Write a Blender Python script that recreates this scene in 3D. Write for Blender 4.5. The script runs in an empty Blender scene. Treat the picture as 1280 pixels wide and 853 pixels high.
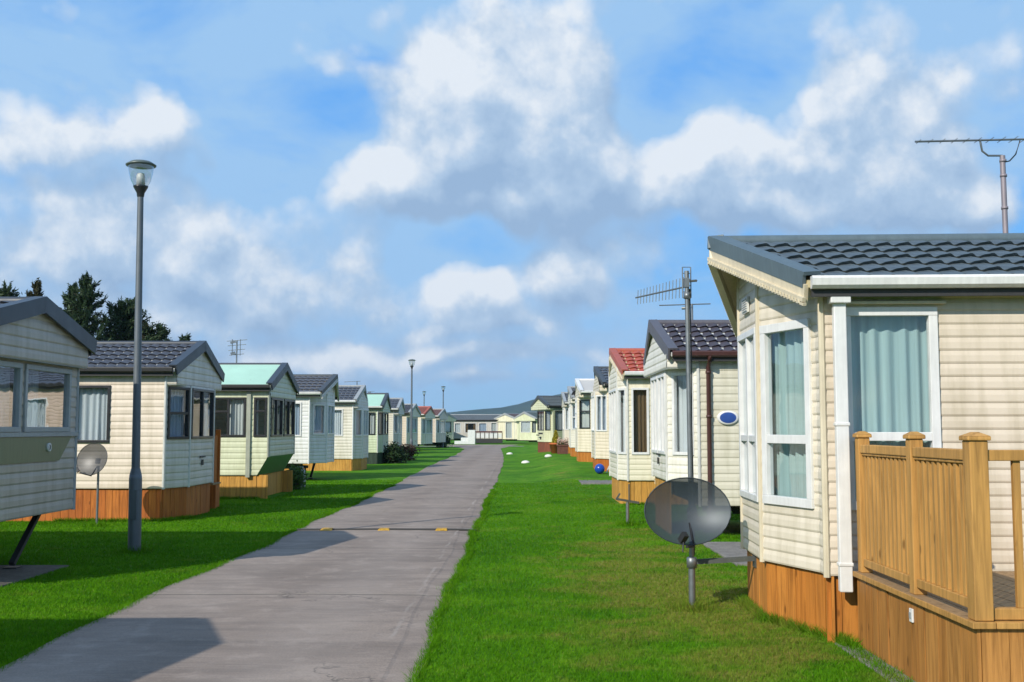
import bpy, bmesh, math, random
import numpy as np
from mathutils import Vector, Matrix
R = math.radians
rnd = random.Random(7)
scn = bpy.context.scene
COL = scn.collection

# ---------------------------------------------------------------- helpers
class MB:
    """collects vertices and faces for ONE mesh object"""
    def __init__(s): s.v = []; s.f = []; s.sm = []
    def add(s, vs, fs, smooth=False):
        o = len(s.v); s.v += [tuple(v) for v in vs]
        for f in fs: s.f.append([o + i for i in f]); s.sm.append(smooth)
    def quad(s, a, b, c, d): s.add([a, b, c, d], [(0, 1, 2, 3)])
    def box(s, x0, x1, y0, y1, z0, z1):
        s.add([(x0,y0,z0),(x1,y0,z0),(x1,y1,z0),(x0,y1,z0),(x0,y0,z1),(x1,y0,z1),(x1,y1,z1),(x0,y1,z1)],
              [(3,2,1,0),(4,5,6,7),(0,1,5,4),(1,2,6,5),(2,3,7,6),(3,0,4,7)])
    def obox(s, o, t, n, u0, u1, w0, w1, z0, z1):
        """box in a wall frame: o origin (x,y), t along, n outward"""
        P = lambda u, w, z: (o[0]+t[0]*u+n[0]*w, o[1]+t[1]*u+n[1]*w, z)
        s.add([P(u0,w0,z0),P(u1,w0,z0),P(u1,w1,z0),P(u0,w1,z0),P(u0,w0,z1),P(u1,w0,z1),P(u1,w1,z1),P(u0,w1,z1)],
              [(3,2,1,0),(4,5,6,7),(0,1,5,4),(1,2,6,5),(2,3,7,6),(3,0,4,7)])
    def beam(s, a, b, w, h, up=(0,0,1), dn=0.0):
        """bar from a to b, w wide across, h tall (from -dn*h)"""
        a = Vector(a); b = Vector(b); d = (b-a).normalized(); up = Vector(up)
        sd = d.cross(up).normalized(); u = sd.cross(d).normalized()
        lo, hi = -dn*h, (1-dn)*h
        vs = []
        for p in (a, b):
            for (i, j) in ((-.5, lo), (.5, lo), (.5, hi), (-.5, hi)): vs.append(p + sd*w*i + u*j)
        s.add(vs, [(0,1,2,3),(7,6,5,4),(0,4,5,1),(1,5,6,2),(2,6,7,3),(3,7,4,0)])
    def tube(s, pts, r, n=8, cap=True):
        pts = [Vector(p) for p in pts]; rs = r if isinstance(r, (list, tuple)) else [r]*len(pts)
        vs = []; fs = []
        for i, p in enumerate(pts):
            d = (pts[min(i+1, len(pts)-1)] - pts[max(i-1, 0)]).normalized()
            ax = Vector((0,0,1)) if abs(d.z) < .9 else Vector((1,0,0))
            e1 = d.cross(ax).normalized(); e2 = d.cross(e1)
            for k in range(n):
                a = 2*math.pi*k/n; vs.append(p + (e1*math.cos(a)+e2*math.sin(a))*rs[i])
        for i in range(len(pts)-1):
            for k in range(n):
                fs.append((i*n+k, i*n+(k+1)%n, (i+1)*n+(k+1)%n, (i+1)*n+k))
        s.add(vs, fs, True)
        if cap:
            m = len(pts)-1
            s.add([vs[k] for k in range(n)], [tuple(range(n))]); s.add([vs[m*n+k] for k in range(n)], [tuple(range(n))])
    def lathe(s, prof, c=(0,0,0), n=20, M=None, smooth=True):
        vs = []; fs = []
        for r, z in prof:
            for k in range(n):
                a = 2*math.pi*k/n; p = Vector((r*math.cos(a), r*math.sin(a), z))
                if M: p = M @ p
                vs.append(p + Vector(c))
        for i in range(len(prof)-1):
            for k in range(n): fs.append((i*n+k, i*n+(k+1)%n, (i+1)*n+(k+1)%n, (i+1)*n+k))
        s.add(vs, fs, smooth)
    def prism(s, poly, z0, z1):
        n = len(poly)
        s.add([(x,y,z0) for x,y in poly]+[(x,y,z1) for x,y in poly],
              [tuple(range(n))[::-1], tuple(range(n,2*n))]+[(i,(i+1)%n,n+(i+1)%n,n+i) for i in range(n)])
    def build(s, name, mat, parent=None, bevel=0, fix=False):
        me = bpy.data.meshes.new(name); me.from_pydata([tuple(v) for v in s.v], [], s.f)
        me.polygons.foreach_set('use_smooth', s.sm)
        if fix:
            bm = bmesh.new(); bm.from_mesh(me); bmesh.ops.recalc_face_normals(bm, faces=bm.faces); bm.to_mesh(me); bm.free()
        me.update(); me.materials.append(mat)
        o = bpy.data.objects.new(name, me); COL.objects.link(o)
        if parent: o.parent = parent
        if bevel:
            m = o.modifiers.new('bevel', 'BEVEL'); m.width = bevel; m.segments = 2; m.limit_method = 'ANGLE'
        return o

def tag(o, label, cat=None, group=None, kind=None):
    if label: o['label'] = label
    if cat: o['category'] = cat
    if group: o['group'] = group
    if kind: o['kind'] = kind
    return o
def thing(name, label, cat, loc=(0,0,0), rz=0, group=None):
    o = bpy.data.objects.new(name, None); COL.objects.link(o)
    o.location = loc; o.rotation_euler = (0,0,rz); o.empty_display_size = .2
    return tag(o, label, cat, group)

# ---------------------------------------------------------------- materials
MC = {}
class NT:
    def __init__(s, nt): s.nt = nt
    def n(s, t, **k):
        x = s.nt.nodes.new(t)
        for a, b in k.items():
            if a.startswith('i_'): x.inputs[a[2:].replace('_',' ')].default_value = b
            else: setattr(x, a, b)
        return x
    def l(s, a, b): s.nt.links.new(a, b)
    def math(s, op, a, b=None, c=None, clamp=False):
        x = s.nt.nodes.new('ShaderNodeMath'); x.operation = op; x.use_clamp = clamp
        for i, q in enumerate((a, b, c)):
            if q is None: continue
            if isinstance(q, (int, float)): x.inputs[i].default_value = q
            else: s.l(q, x.inputs[i])
        return x.outputs[0]
    def mix(s, fac, a, b, blend='MIX'):
        x = s.nt.nodes.new('ShaderNodeMix'); x.data_type = 'RGBA'; x.blend_type = blend
        for i, q in ((0, fac), (6, a), (7, b)):
            if isinstance(q, (int, float)): x.inputs[i].default_value = q
            elif isinstance(q, (tuple, list)): x.inputs[i].default_value = (*q[:3], 1)
            else: s.l(q, x.inputs[i])
        return x.outputs[2]
    def ramp(s, fac, stops):
        x = s.nt.nodes.new('ShaderNodeValToRGB'); e = x.color_ramp.elements
        while len(e) < len(stops): e.new(.5)
        for k, (p, c) in enumerate(stops):
            e[k].position = p; e[k].color = (*c, 1) if isinstance(c, (tuple, list)) else (c, c, c, 1)
        s.l(fac, x.inputs[0]); return x.outputs[0]
    def noise(s, vec, scale, detail=4, rough=.55, dist=0, dim='3D'):
        x = s.nt.nodes.new('ShaderNodeTexNoise'); x.noise_dimensions = dim
        x.inputs['Scale'].default_value = scale; x.inputs['Detail'].default_value = detail
        x.inputs['Roughness'].default_value = rough; x.inputs['Distortion'].default_value = dist
        s.l(vec, x.inputs['Vector']); return x
    def mapv(s, vec, scale=(1,1,1), loc=(0,0,0), rot=(0,0,0)):
        x = s.nt.nodes.new('ShaderNodeMapping'); x.inputs['Scale'].default_value = scale
        x.inputs['Location'].default_value = loc; x.inputs['Rotation'].default_value = rot
        s.l(vec, x.inputs['Vector']); return x.outputs[0]

def newmat(name):
    m = bpy.data.materials.new(name); m.use_nodes = True; m.node_tree.nodes.clear()
    t = NT(m.node_tree); out = t.n('ShaderNodeOutputMaterial'); return m, t, out
def obj_coord(t): return t.n('ShaderNodeTexCoord').outputs['Object']
def princ(t, out, rough=.5, metal=0., spec=.5):
    b = t.n('ShaderNodeBsdfPrincipled'); b.inputs['Roughness'].default_value = rough; b.inputs['Metallic'].default_value = metal
    b.inputs['Specular IOR Level'].default_value = spec
    t.l(b.outputs[0], out.inputs[0]); return b
def bump(t, b, h, strength=.3, dist=.01):
    x = t.n('ShaderNodeBump'); x.inputs['Strength'].default_value = strength; x.inputs['Distance'].default_value = dist
    t.l(h, x.inputs['Height']); t.l(x.outputs[0], b.inputs['Normal'])
def dk(c, k): return tuple(x*k for x in c)

def m_plain(name, c, rough=.5, metal=0., var=.12, scale=6, spec=.5):
    """painted / plastic / metal surface with faint uneven weathering"""
    k = (name, c, rough, metal)
    if k in MC: return MC[k]
    m, t, out = newmat(name); b = princ(t, out, rough, metal, spec); v = obj_coord(t)
    n = t.noise(v, scale, 5); n2 = t.noise(t.mapv(v, (9, 9, .8)), 3, 3)
    f = t.math('MULTIPLY', n.outputs[0], n2.outputs[0])
    col = t.mix(t.ramp(f, [(.12, 0.), (.42, 1.)]), dk(c, 1-var*1.8), c)
    t.l(col, b.inputs['Base Color'])
    t.l(t.math('MULTIPLY_ADD', n.outputs[0], .25, rough-.12), b.inputs['Roughness'])
    MC[k] = m; return m
def m_siding(c, rough=.42):
    """coated siding with dirt streaks running down it"""
    k = ('siding', c)
    if k in MC: return MC[k]
    m, t, out = newmat('siding_paint'); b = princ(t, out, rough); v = obj_coord(t)
    st = t.noise(t.mapv(v, (3, 3, .35)), 2.2, 6, .62)
    sp = t.noise(v, 1.1, 4)
    f = t.math('MULTIPLY', st.outputs[0], t.math('ADD', sp.outputs[0], .35))
    col = t.mix(t.ramp(f, [(.26, 0.), (.50, 1.)]), dk((c[0]*.98, c[1]*.97, c[2]*.9), .80), c)
    t.l(col, b.inputs['Base Color']); t.l(t.math('MULTIPLY_ADD', sp.outputs[0], .3, rough-.12), b.inputs['Roughness'])
    bump(t, b, t.noise(v, 3.5, 3).outputs[0], .06, .02)
    MC[k] = m; return m
def m_roof(c, rough=.62):
    k = ('roof', c)
    if k in MC: return MC[k]
    m, t, out = newmat('tile_coating'); b = princ(t, out, rough); v = obj_coord(t)
    big = t.noise(v, .9, 5, .6); fine = t.noise(v, 90, 2); ri = t.n('ShaderNodeNewGeometry').outputs['Random Per Island']
    col = t.mix(big.outputs[0], dk(c, .7), dk(c, 1.28))
    col = t.mix(t.math('MULTIPLY', fine.outputs[0], .5), col, dk(c, .6))
    li = t.noise(v, 7, 5, .7)
    col = t.mix(t.ramp(li.outputs[0], [(.6, 0.), (.78, .45)]), col, (.22, .23, .17))
    t.l(col, b.inputs['Base Color']); bump(t, b, fine.outputs[0], .25, .004)
    MC[k] = m; return m
def m_wood(name, c, c2, grain=26, rough=.6, wet=0.):
    """stained boards: each board its own tone, grain along z (or along axis set by stretch)"""
    k = (name, c, c2)
    if k in MC: return MC[k]
    m, t, out = newmat(name); b = princ(t, out, rough, 0, .3); v = obj_coord(t)
    ri = t.n('ShaderNodeNewGeometry').outputs['Random Per Island']
    off = t.n('ShaderNodeCombineXYZ'); t.l(t.math('MULTIPLY', ri, 37.), off.inputs[0]); t.l(t.math('MULTIPLY', ri, 11.), off.inputs[2])
    va = t.n('ShaderNodeVectorMath', operation='ADD'); t.l(v, va.inputs[0]); t.l(off.outputs[0], va.inputs[1])
    g = t.noise(t.mapv(va.outputs[0], (1, 1, .07)), grain, 6, .65, .6)
    kn = t.n('ShaderNodeTexVoronoi'); kn.inputs['Scale'].default_value = 3.2; t.l(t.mapv(va.outputs[0], (2.2, 2.2, .9)), kn.inputs['Vector'])
    knot = t.ramp(kn.outputs[0], [(.0, 1.), (.075, .8), (.13, 0.)])
    pa = t.noise(va.outputs[0], 1.6, 4)
    base = t.mix(t.ramp(ri, [(0., 0.), (1., 1.)]), c, c2)
    col = t.mix(t.ramp(g.outputs[0], [(.32, .75), (.58, 0.)]), base, dk(c, .42))
    col = t.mix(t.ramp(pa.outputs[0], [(.45, 0.), (.75, .5)]), col, dk(c2, .6))
    col = t.mix(t.math('MULTIPLY', knot, .75), col, dk(c, .22))
    t.l(col, b.inputs['Base Color']); bump(t, b, g.outputs[0], .35, .004)
    MC[k] = m; return m
def m_glass(tint=(.86,.91,.92), refl=1.0):
    k = ('glass', tint, refl)
    if k in MC: return MC[k]
    m, t, out = newmat('window_glass')
    tr = t.n('ShaderNodeBsdfTransparent'); tr.inputs[0].default_value = (*tint, 1)
    gl = t.n('ShaderNodeBsdfGlossy'); gl.inputs['Roughness'].default_value = .015; gl.inputs[0].default_value = (.95,.97,1,1)
    ge = t.n('ShaderNodeNewGeometry'); dtp = t.n('ShaderNodeVectorMath', operation='DOT_PRODUCT'); t.l(ge.outputs['Normal'], dtp.inputs[0]); t.l(ge.outputs['Incoming'], dtp.inputs[1])
    frs = t.math('MULTIPLY_ADD', t.math('POWER', t.math('SUBTRACT', 1, t.math('ABSOLUTE', dtp.outputs['Value'])), 4.0), .85, .09)
    v = obj_coord(t); bp = t.n('ShaderNodeBump'); bp.inputs['Strength'].default_value = .04; bp.inputs['Distance'].default_value = .05
    t.l(t.noise(v, 1.7, 2).outputs[0], bp.inputs['Height']); t.l(bp.outputs[0], gl.inputs['Normal'])
    mx = t.n('ShaderNodeMixShader'); t.l(t.math('MULTIPLY', frs, refl, clamp=True), mx.inputs[0])
    t.l(tr.outputs[0], mx.inputs[1]); t.l(gl.outputs[0], mx.inputs[2]); t.l(mx.outputs[0], out.inputs[0])
    MC[k] = m; return m
def m_cloth(c):
    k = ('cloth', c)
    if k in MC: return MC[k]
    m, t, out = newmat('curtain_cloth'); v = obj_coord(t)
    n = t.noise(t.mapv(v, (14, 14, .35)), 2, 4)
    col = t.mix(n.outputs[0], dk(c, .62), dk(c, 1.2))
    d = t.n('ShaderNodeBsdfDiffuse'); tr = t.n('ShaderNodeBsdfTranslucent'); t.l(col, d.inputs[0]); t.l(col, tr.inputs[0])
    mx = t.n('ShaderNodeMixShader'); mx.inputs[0].default_value = .25
    t.l(d.outputs[0], mx.inputs[1]); t.l(tr.outputs[0], mx.inputs[2]); t.l(mx.outputs[0], out.inputs[0])
    MC[k] = m; return m
def m_mesh(c, through):
    """perforated sheet: a real share of light passes through the holes"""
    m, t, out = newmat('perforated_metal'); b = princ(t, out, .45, .3); b.inputs['Base Color'].default_value = (*c, 1)
    v = obj_coord(t); n = t.noise(v, 4, 4)
    t.l(t.mix(n.outputs[0], dk(c, .7), dk(c, 1.4)), b.inputs['Base Color'])
    tr = t.n('ShaderNodeBsdfTransparent'); mx = t.n('ShaderNodeMixShader'); mx.inputs[0].default_value = through
    t.l(b.outputs[0], mx.inputs[1]); t.l(tr.outputs[0], mx.inputs[2]); t.l(mx.outputs[0], out.inputs[0]); return m

WHITE = m_plain('white_plastic', (.74,.74,.72), .35, var=.1)
OFFW = m_plain('off_white_plastic', (.62,.62,.58), .4)
CREAMTRIM = m_plain('cream_trim', (.66,.58,.42), .45)
BLACKP = m_plain('black_frame', (.025,.026,.028), .35)
DARK = m_plain('dark_steel', (.035,.034,.034), .6)
GALV = m_plain('galvanised_steel', (.23,.25,.26), .45, .65, scale=14)
RUBBER = m_plain('tyre_rubber', (.02,.02,.02), .8)
BROWNP = m_plain('brown_pipe', (.075,.03,.027), .45)
GREYTRIM = m_plain('grey_trim', (.33,.35,.35), .45)
SOFFIT = m_plain('soffit_board', (.6,.5,.28), .6)
DARKIN = m_plain('interior_lining', (.12,.11,.1), .8)
DECKW = m_wood('deck_timber', (.47,.245,.065), (.57,.31,.09))
DECKF = m_wood('deck_floor_timber', (.32,.2,.1), (.38,.25,.13))
SKIRTW = m_wood('skirt_timber', (.44,.15,.022), (.62,.26,.05))
SKIRTY = m_wood('yellow_skirt_timber', (.55,.27,.05), (.62,.33,.07))
SKIRTR = m_wood('red_stained_timber', (.42,.115,.018), (.56,.185,.03))
BRICKR = m_plain('brick_red', (.26,.075,.035), .8, var=.3, scale=20)

# ---------------------------------------------------------------- terrain
def sstep(a, b, x):
    t = min(1, max(0, (x-a)/(b-a))); return t*t*(3-2*t)
def terr(x, y): return .30*sstep(27, 43, y)*sstep(.2, 2.0, x)*(1-.25*sstep(55, 80, y))*(1-sstep(90, 130, y))

# ---------------------------------------------------------------- caravans
def siding(mb, P0, P1, nn, z0, z1, pitch=.12, lap=.0105, ops=(), rng=None):
    """overlapping boards on one wall segment, openings cut out, optional clip rng(z)->(u0,u1)"""
    dx, dy = P1[0]-P0[0], P1[1]-P0[1]; ln = math.hypot(dx, dy); t = (dx/ln, dy/ln)
    rows = max(1, round((z1-z0)/pitch)); ph = (z1-z0)/rows
    def P(u, z, w): return (P0[0]+t[0]*u+nn[0]*w, P0[1]+t[1]*u+nn[1]*w, z)
    for r in range(rows):
        za = z0+r*ph; zb = za+ph
        cuts = sorted({za, za+ph*.14, za+ph*.6, zb, *[z for o in ops for z in (o[2], o[3]) if za < z < zb]})
        def prof(z):
            f = (z-za)/ph
            return lap*(.45+.55*f/.14 if f < .14 else 1.-.12*(f-.14)/.46 if f < .6 else .88*(1-f)/.4)
        for a, b in zip(cuts, cuts[1:]):
            mid = (a+b)/2
            wa = prof(a+1e-7); wb = prof(b-1e-7)
            if rng: la, ha = rng(a); lb, hb = rng(b)
            else: la = lb = 0; ha = hb = ln
            if ha-la < .01: continue
            if hb < lb: lb, hb = lb, lb
            iv = [(None, None)]; edges = []
            for o in sorted(ops):
                if o[2] < mid < o[3]: edges.append((o[0], o[1]))
            cur = None
            segs = []
            for e0, e1 in edges: segs.append((cur, e0)); cur = e1
            segs.append((cur, None))
            for s0, s1 in segs:
                a0, b0 = (la, lb) if s0 is None else (s0, s0)
                a1, b1 = (ha, hb) if s1 is None else (s1, s1)
                if a1-a0 < .004 and b1-b0 < .004: continue
                mb.quad(P(a0,a,wa), P(a1,a,wa), P(b1,b,wb), P(b0,b,wb))
                if abs(a-za) < 1e-6: mb.quad(P(a0,a,-.01), P(a1,a,-.01), P(a1,a,wa), P(a0,a,wa))

def window(parent, P0, t, nn, u0, u1, z0, z1, fmat, vbars=(), hbars=(), curtain=None, cstyle='full', fw=.05, gl=None, proud=.035):
    fr = MB()
    e = .003
    fr.obox(P0,t,nn,u0,u1,-.04,proud,z0,z0+fw); fr.obox(P0,t,nn,u0,u1,-.04,proud,z1-fw,z1)
    fr.obox(P0,t,nn,u0,u0+fw,-.04,proud-e,z0+fw,z1-fw); fr.obox(P0,t,nn,u1-fw,u1,-.04,proud-e,z0+fw,z1-fw)
    for f in vbars:
        c = u0+(u1-u0)*f; fr.obox(P0,t,nn,c-fw*.55,c+fw*.55,-.035,proud-2*e,z0+fw,z1-fw)
    for hb in hbars:
        f, ua, ub = hb if isinstance(hb, tuple) else (hb, 0, 1)
        c = z0+(z1-z0)*f; a = u0+fw+(u1-u0-2*fw)*ua; b = u0+fw+(u1-u0-2*fw)*ub
        fr.obox(P0,t,nn,a,b,-.03,proud-3*e,c-fw*.5,c+fw*.5)
    fo = fr.build('window', fmat, parent, bevel=.004)
    P = lambda u, w, z: (P0[0]+t[0]*u+nn[0]*w, P0[1]+t[1]*u+nn[1]*w, z)
    pn = MB(); pq = [P(u0+.02,-.008,z0+.02),P(u1-.02,-.008,z0+.02),P(u1-.02,-.008,z1-.02),P(u0+.02,-.008,z1-.02)]
    if t[1]*nn[0]-t[0]*nn[1] < 0: pq.reverse()
    pn.quad(*pq)
    pn.build('pane', gl or m_glass(), fo)
    if curtain is not None:
        rg = {'full': [(0,1)], 'sides': [(0,.26),(.74,1)], 'left': [(0,.5)], 'right': [(.5,1)], 'gap': [(0,.46),(.54,1)]}[cstyle]
        cm = MB(); ph = rnd.random()*6
        for a, b in rg:
            a = u0+(u1-u0)*a; b = u0+(u1-u0)*b; k = max(8, int((b-a)/.012)); vs = []; fs = []
            for i in range(k+1):
                u = a+(b-a)*i/k
                w = .022*math.sin(u*62+ph+1.5*math.sin(u*9+ph))+.012*math.sin(u*23+ph)
                for j, z in enumerate((z0-.05, (z0+z1)/2, z1+.02)):
                    vs.append(P(u, -.11+w*(1.1-.3*j), z))
            for i in range(k):
                for j in range(2): fs.append((i*3+j,(i+1)*3+j,(i+1)*3+j+1,i*3+j+1))
            cm.add(vs, fs, True)
        cm.build('curtain', m_cloth(curtain), fo)
    return fo

GROUP_L = 'caravans in the row left of the road'
GROUP_R = 'caravans in the row right of the road'
def caravan(label, X, Y, rz, n, group, W=3.05, L=9.6, zb=.55, zbf=None, ze=2.78, zr=3.42, bay=(0,.7,.25), oh=.13,
            style='gable', xr=.35, xe=.3, zg=2.5, wall=(.62,.55,.42), front=None, pitch=.12, roofc=(.06,.065,.075), tiled=True,
            trim=None, barge=None, bargeboard=None, gutter=None, down=None, skirt=None, skirt_front_only=False, wheels=False,
            win=(), fmat=None, wave=.185, course=.3, detail=6, panel=None, undercut=None, z=None, tile_amp=.017, trims=True, dens=1):
    z0t = terr(X, Y) if z is None else z
    root = thing('static_caravan', label, 'caravan', (X, Y, z0t), rz, group)
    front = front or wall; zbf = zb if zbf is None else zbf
    trim = trim or OFFW; barge = barge or GREYTRIM; fmat = fmat or WHITE
    hw = W/2; b0, b1, d = bay
    B = (0, n*hw); A = (-L, n*hw); E = (0, -n*hw); F = (-L, -n*hw)
    C0 = (0, n*(hw-b0)); C = (d, n*(hw-b1)); D = (d, -n*(hw-b1)); D0 = (0, -n*(hw-b0))
    segs = {'side': (B, A), 'front': (C, D), 'far': (E, F), 'rear': (A, F)}
    if b1 > 0: segs['slant'] = (C0, C); segs['slant2'] = (D, D0)
    if b0 > 0: segs['stub'] = (B, C0); segs['stub2'] = (D0, E)
    slope = (zr-ze)/(hw+oh)
    def roofz(y): return zr-abs(y)*slope-.07
    fr = {}
    for k, (p, q) in segs.items():
        ln = math.hypot(q[0]-p[0], q[1]-p[1]); t = ((q[0]-p[0])/ln, (q[1]-p[1])/ln); nn = (t[1], -t[0])
        mx, my = (p[0]+q[0])/2+L/2, (p[1]+q[1])/2
        if nn[0]*mx+nn[1]*my < 0: nn = (-nn[0], -nn[1])
        fr[k] = (p, t, nn, ln)
    wmb = MB(); fmb = MB()
    side_top = ze-.02
    for k, (p, q) in segs.items():
        pp, t, nn, ln = fr[k]
        ops = [(w[1]+.02, w[2]-.02, w[3]+.02, w[4]-.02) for w in win if w[0] == k]
        isf = k in ('front', 'slant', 'slant2', 'stub', 'stub2')
        mb = fmb if isf else wmb
        a, b = (zbf if isf else zb), side_top
        if isf and style == 'gable': b = zg
        rng = None
        if (isf and style == 'prow') or k == 'rear':
            b = zr-.06
            def rng(z, p=p, t=t, ln=ln):
                ymax = (zr-.07-z)/slope
                if abs(t[1]) < 1e-6: return (0, ln) if ymax > abs(p[1]) else (ln/2, ln/2)
                us = sorted([(-ymax-p[1])/t[1], (ymax-p[1])/t[1]])
                return (min(ln, max(0, us[0])), max(0, min(ln, us[1]))) if ymax > 0 else (max(0, min(ln, -p[1]/t[1])),)*2
        if isf and undercut: a = undercut[0]
        if k in ('side', 'far') and undercut:
            zu, du = undercut
            def rng(z, ln=ln): return (du*max(0, 1-(z-zb)/(zu-zb)), ln)
        siding(mb, p, q, nn, a, b, pitch, ops=ops, rng=rng)
    if style == 'gable':
        xg = xr-.06
        ge = ze-.03
        for (p, q) in (((0, n*hw), (xg, n*hw)), ((0, -n*hw), (xg, -n*hw))):
            siding(fmb, p, q, (0, 1 if p[1] > 0 else -1), zg, ge, pitch)
        def rngg(z):
            ym = max(0, min(hw, (zr-.07-z)/slope)); return (hw-ym, hw+ym)
        siding(fmb, (xg, -hw), (xg, hw), (1, 0), zg, zr-.08, pitch, rng=rngg)
        so = MB(); so.box(-.02, xg-.004, -hw+.004, hw-.004, zg-.012, zg+.03); so.build('soffit', trim, root)
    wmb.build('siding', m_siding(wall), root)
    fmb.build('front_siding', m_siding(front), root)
    if undercut:
        zu, du = undercut; u = MB()
        pl = [B, C0, C, D, D0, E]
        for p, q in zip(pl, pl[1:]):
            if abs(p[0]-q[0])+abs(p[1]-q[1]) < 1e-4: continue
            u.quad((p[0],p[1],zu),(q[0],q[1],zu),(q[0]-du,q[1],zb),(p[0]-du,p[1],zb))
        u.build('sloping_underpanel', panel or m_siding(dk(wall, .6)), root)
    if trims:
        tm = MB()
        for (x, y), zt in ((B, side_top), (E, side_top), (A, side_top), (F, side_top), (C, zg if style == 'gable' else roofz(C[1])-.01), (D, zg if style == 'gable' else roofz(D[1])-.01)):
            zlo = zb if x < d-.01 or d < .01 else zbf
            if undercut and x > -.1: zlo = undercut[0]
            tm = MB(); tm.prism([(x+.028*math.cos(a), y+.028*math.sin(a)) for a in [i*math.pi/4+.39 for i in range(8)]], zlo-.012, zt)
            tm.build('corner_trim', trim, root)
    # roof
    he = hw+oh; sl = math.hypot(he, zr-ze); nc = max(4, round(sl/course)) if tiled else 1
    L0 = -L-.12
    rf = MB()
    xin = .07
    for sg in (1, -1):
        nx = max(4, int((L+.5)/wave*detail)) if tiled else 24
        for c in range(nc):
            vs = []; fs = []
            for j in range(2):
                v = (c+j)/nc + (.02 if j else -.0)
                xf = xr+(xe-xr)*v-xin
                for i in range(nx+1):
                    x = L0+(xf-L0)*i/nx
                    if tiled:
                        ph = (x/wave+ .0) % 1
                        wv = tile_amp*(math.sin(2*math.pi*ph)+.35*math.sin(4*math.pi*ph+.6))
                        lift = .012+(.030 if j else .0)+wv*(1. if j else .75)
                        v2 = v+wv*.6 if j else v
                    else:
                        ph = (x/.38) % 1; lift = .012+(.028 if ph < .12 else 0); v2 = v
                    y = sg*he*v2
                    vs.append((x, y, zr-abs(y)*slope+lift))
                if j:
                    for i in range(nx+1): x, y, zz = vs[(nx+1)+i]; vs.append((x, y, zz))
                    for i in range(nx+1): x, y, zz = vs[(nx+1)+i]; vs.append((x, y-sg*.05, zz-.042+slope*.05))
            for r_ in range(2 if tiled else 1):
                for i in range(nx):
                    o = r_*2*(nx+1); fs.append((o+i, o+i+1, o+nx+2+i, o+nx+1+i))
            rf.add(vs, fs, tiled)
    # slab below the tiles
    s2 = MB(); th = .055
    for sg in (1, -1):
        a = [(L0,0,zr), (xr-.01,0,zr), (xe-.01,sg*he,ze), (L0,sg*he,ze)]
        b = [(x,y,z_-th) for x,y,z_ in a]
        s2.add(a+b, [(0,1,2,3),(7,6,5,4),(0,1,5,4),(1,2,6,5),(2,3,7,6),(3,0,4,7)])
    roof = rf.build('roof', m_roof(roofc), root)
    s2.build('soffit', SOFFIT if style == 'prow' else trim, roof)
    rc = MB(); rc.tube([(L0-.02,0,zr+.012),(xr+.0,0,zr+.012)], .06, 10); rc.build('ridge_cap', barge, roof)
    bg = MB()
    for sg in (1, -1):
        a = (xr, 0, zr+.075); b = (xe, sg*(he+.01), ze+.075)
        up = (0, sg*slope, 1)
        bg.beam((a[0]-.04,a[1],a[2]), (b[0]-.04,b[1],b[2]), .15, .03, up, 1)
        bg.beam((a[0]+.022,a[1],a[2]-.012), (b[0]+.022,b[1],b[2]-.012), .03, .18 if not bargeboard else .12, up, 1)
        rg_ = MB() if sg == 1 else rg_; rg_.beam((L0-.02,0,zr+.03), (L0-.02,sg*(he+.01),ze+.03), .03, .15, up, 1)
    bg.build('verge_trim', barge, root); rg_.build('verge_trim', barge, root)
    if bargeboard:
        bb = MB()
        for sg in (1, -1):
            a = Vector((xr+.005, 0, zr-.03)); b = Vector((xe+.005, sg*(he+.0), ze-.03)); up = (0, sg*slope, 1)
            bb.beam(a, b, .035, .165, up, 1)
            off = Vector((.022, 0, -.105)); bb.beam(a+off, b+off, .03, .035, up, 1)
            off = Vector((.018, 0, -.15)); bb.beam(a+off, b+off, .03, .022, up, 1)
            q = (b-a)
            for i in range(34):
                p = a+q*((i+.6)/35)+Vector((.034, 0, -.135)); bb.box(p.x-.012, p.x+.006, p.y-.014, p.y+.014, p.z-.03, p.z)
        bb.build('bargeboard', bargeboard, root)
    for sg in (1, -1):
        g = MB(); ff = MB()
        y = sg*(he+.02); pr = [(.0,.0),(.075,.0),(.085,-.02),(.075,-.075),(.045,-.1),(.0,-.1)]
        vs = []; m = len(pr)
        for x in (L0, xe-.02):
            for a, b in pr: vs.append((x, y+sg*a, ze+.03+b))
        fs = [(i, (i+1) % m, m+(i+1) % m, m+i) for i in range(1, m-1)]
        g.add(vs, fs+[tuple(range(m)), tuple(range(m, 2*m))])
        vs2 = []
        ff.box(L0, xe-.03, sg*he-.012 if sg > 0 else sg*he-.018, sg*he+.018 if sg > 0 else sg*he+.012, ze-.13, ze-.0)
        if oh > .05: ff.box(L0, min(0, xe-.03), min(sg*(hw+.02), sg*(he-.02)), max(sg*(hw+.02), sg*(he-.02)), ze-.1, ze-.085)
        g.build('gutter', gutter or OFFW, root); ff.build('fascia_shade', DARK, root)  # dark strip: the shadow gap below the gutter is put into its colour
    if down:
        dm, dx = down
        dp = MB(); y = n*(hw+.055); yt = n*(he+.06)
        dp.tube([(dx,yt,ze-.05),(dx,yt,ze-.13),(dx,y,ze-.22),(dx,y,zb-.07)], .036, 10)
        for zz in (ze-.3, (ze+zb)/2+.2, zb+.05): dp.lathe([(.036,-.02),(.046,-.02),(.046,.02),(.036,.02)], (dx,y,zz), 12)
        dp.build('downpipe', dm, root)
    # floor and chassis
    fl = MB(); du = undercut[1] if undercut else 0
    fl.prism([(-L+.03,-hw+.03),(-du-.03,-hw+.03),(-du-.03,hw-.03),(-L+.03,hw-.03)], zb-.01, zb+.02)
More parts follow.
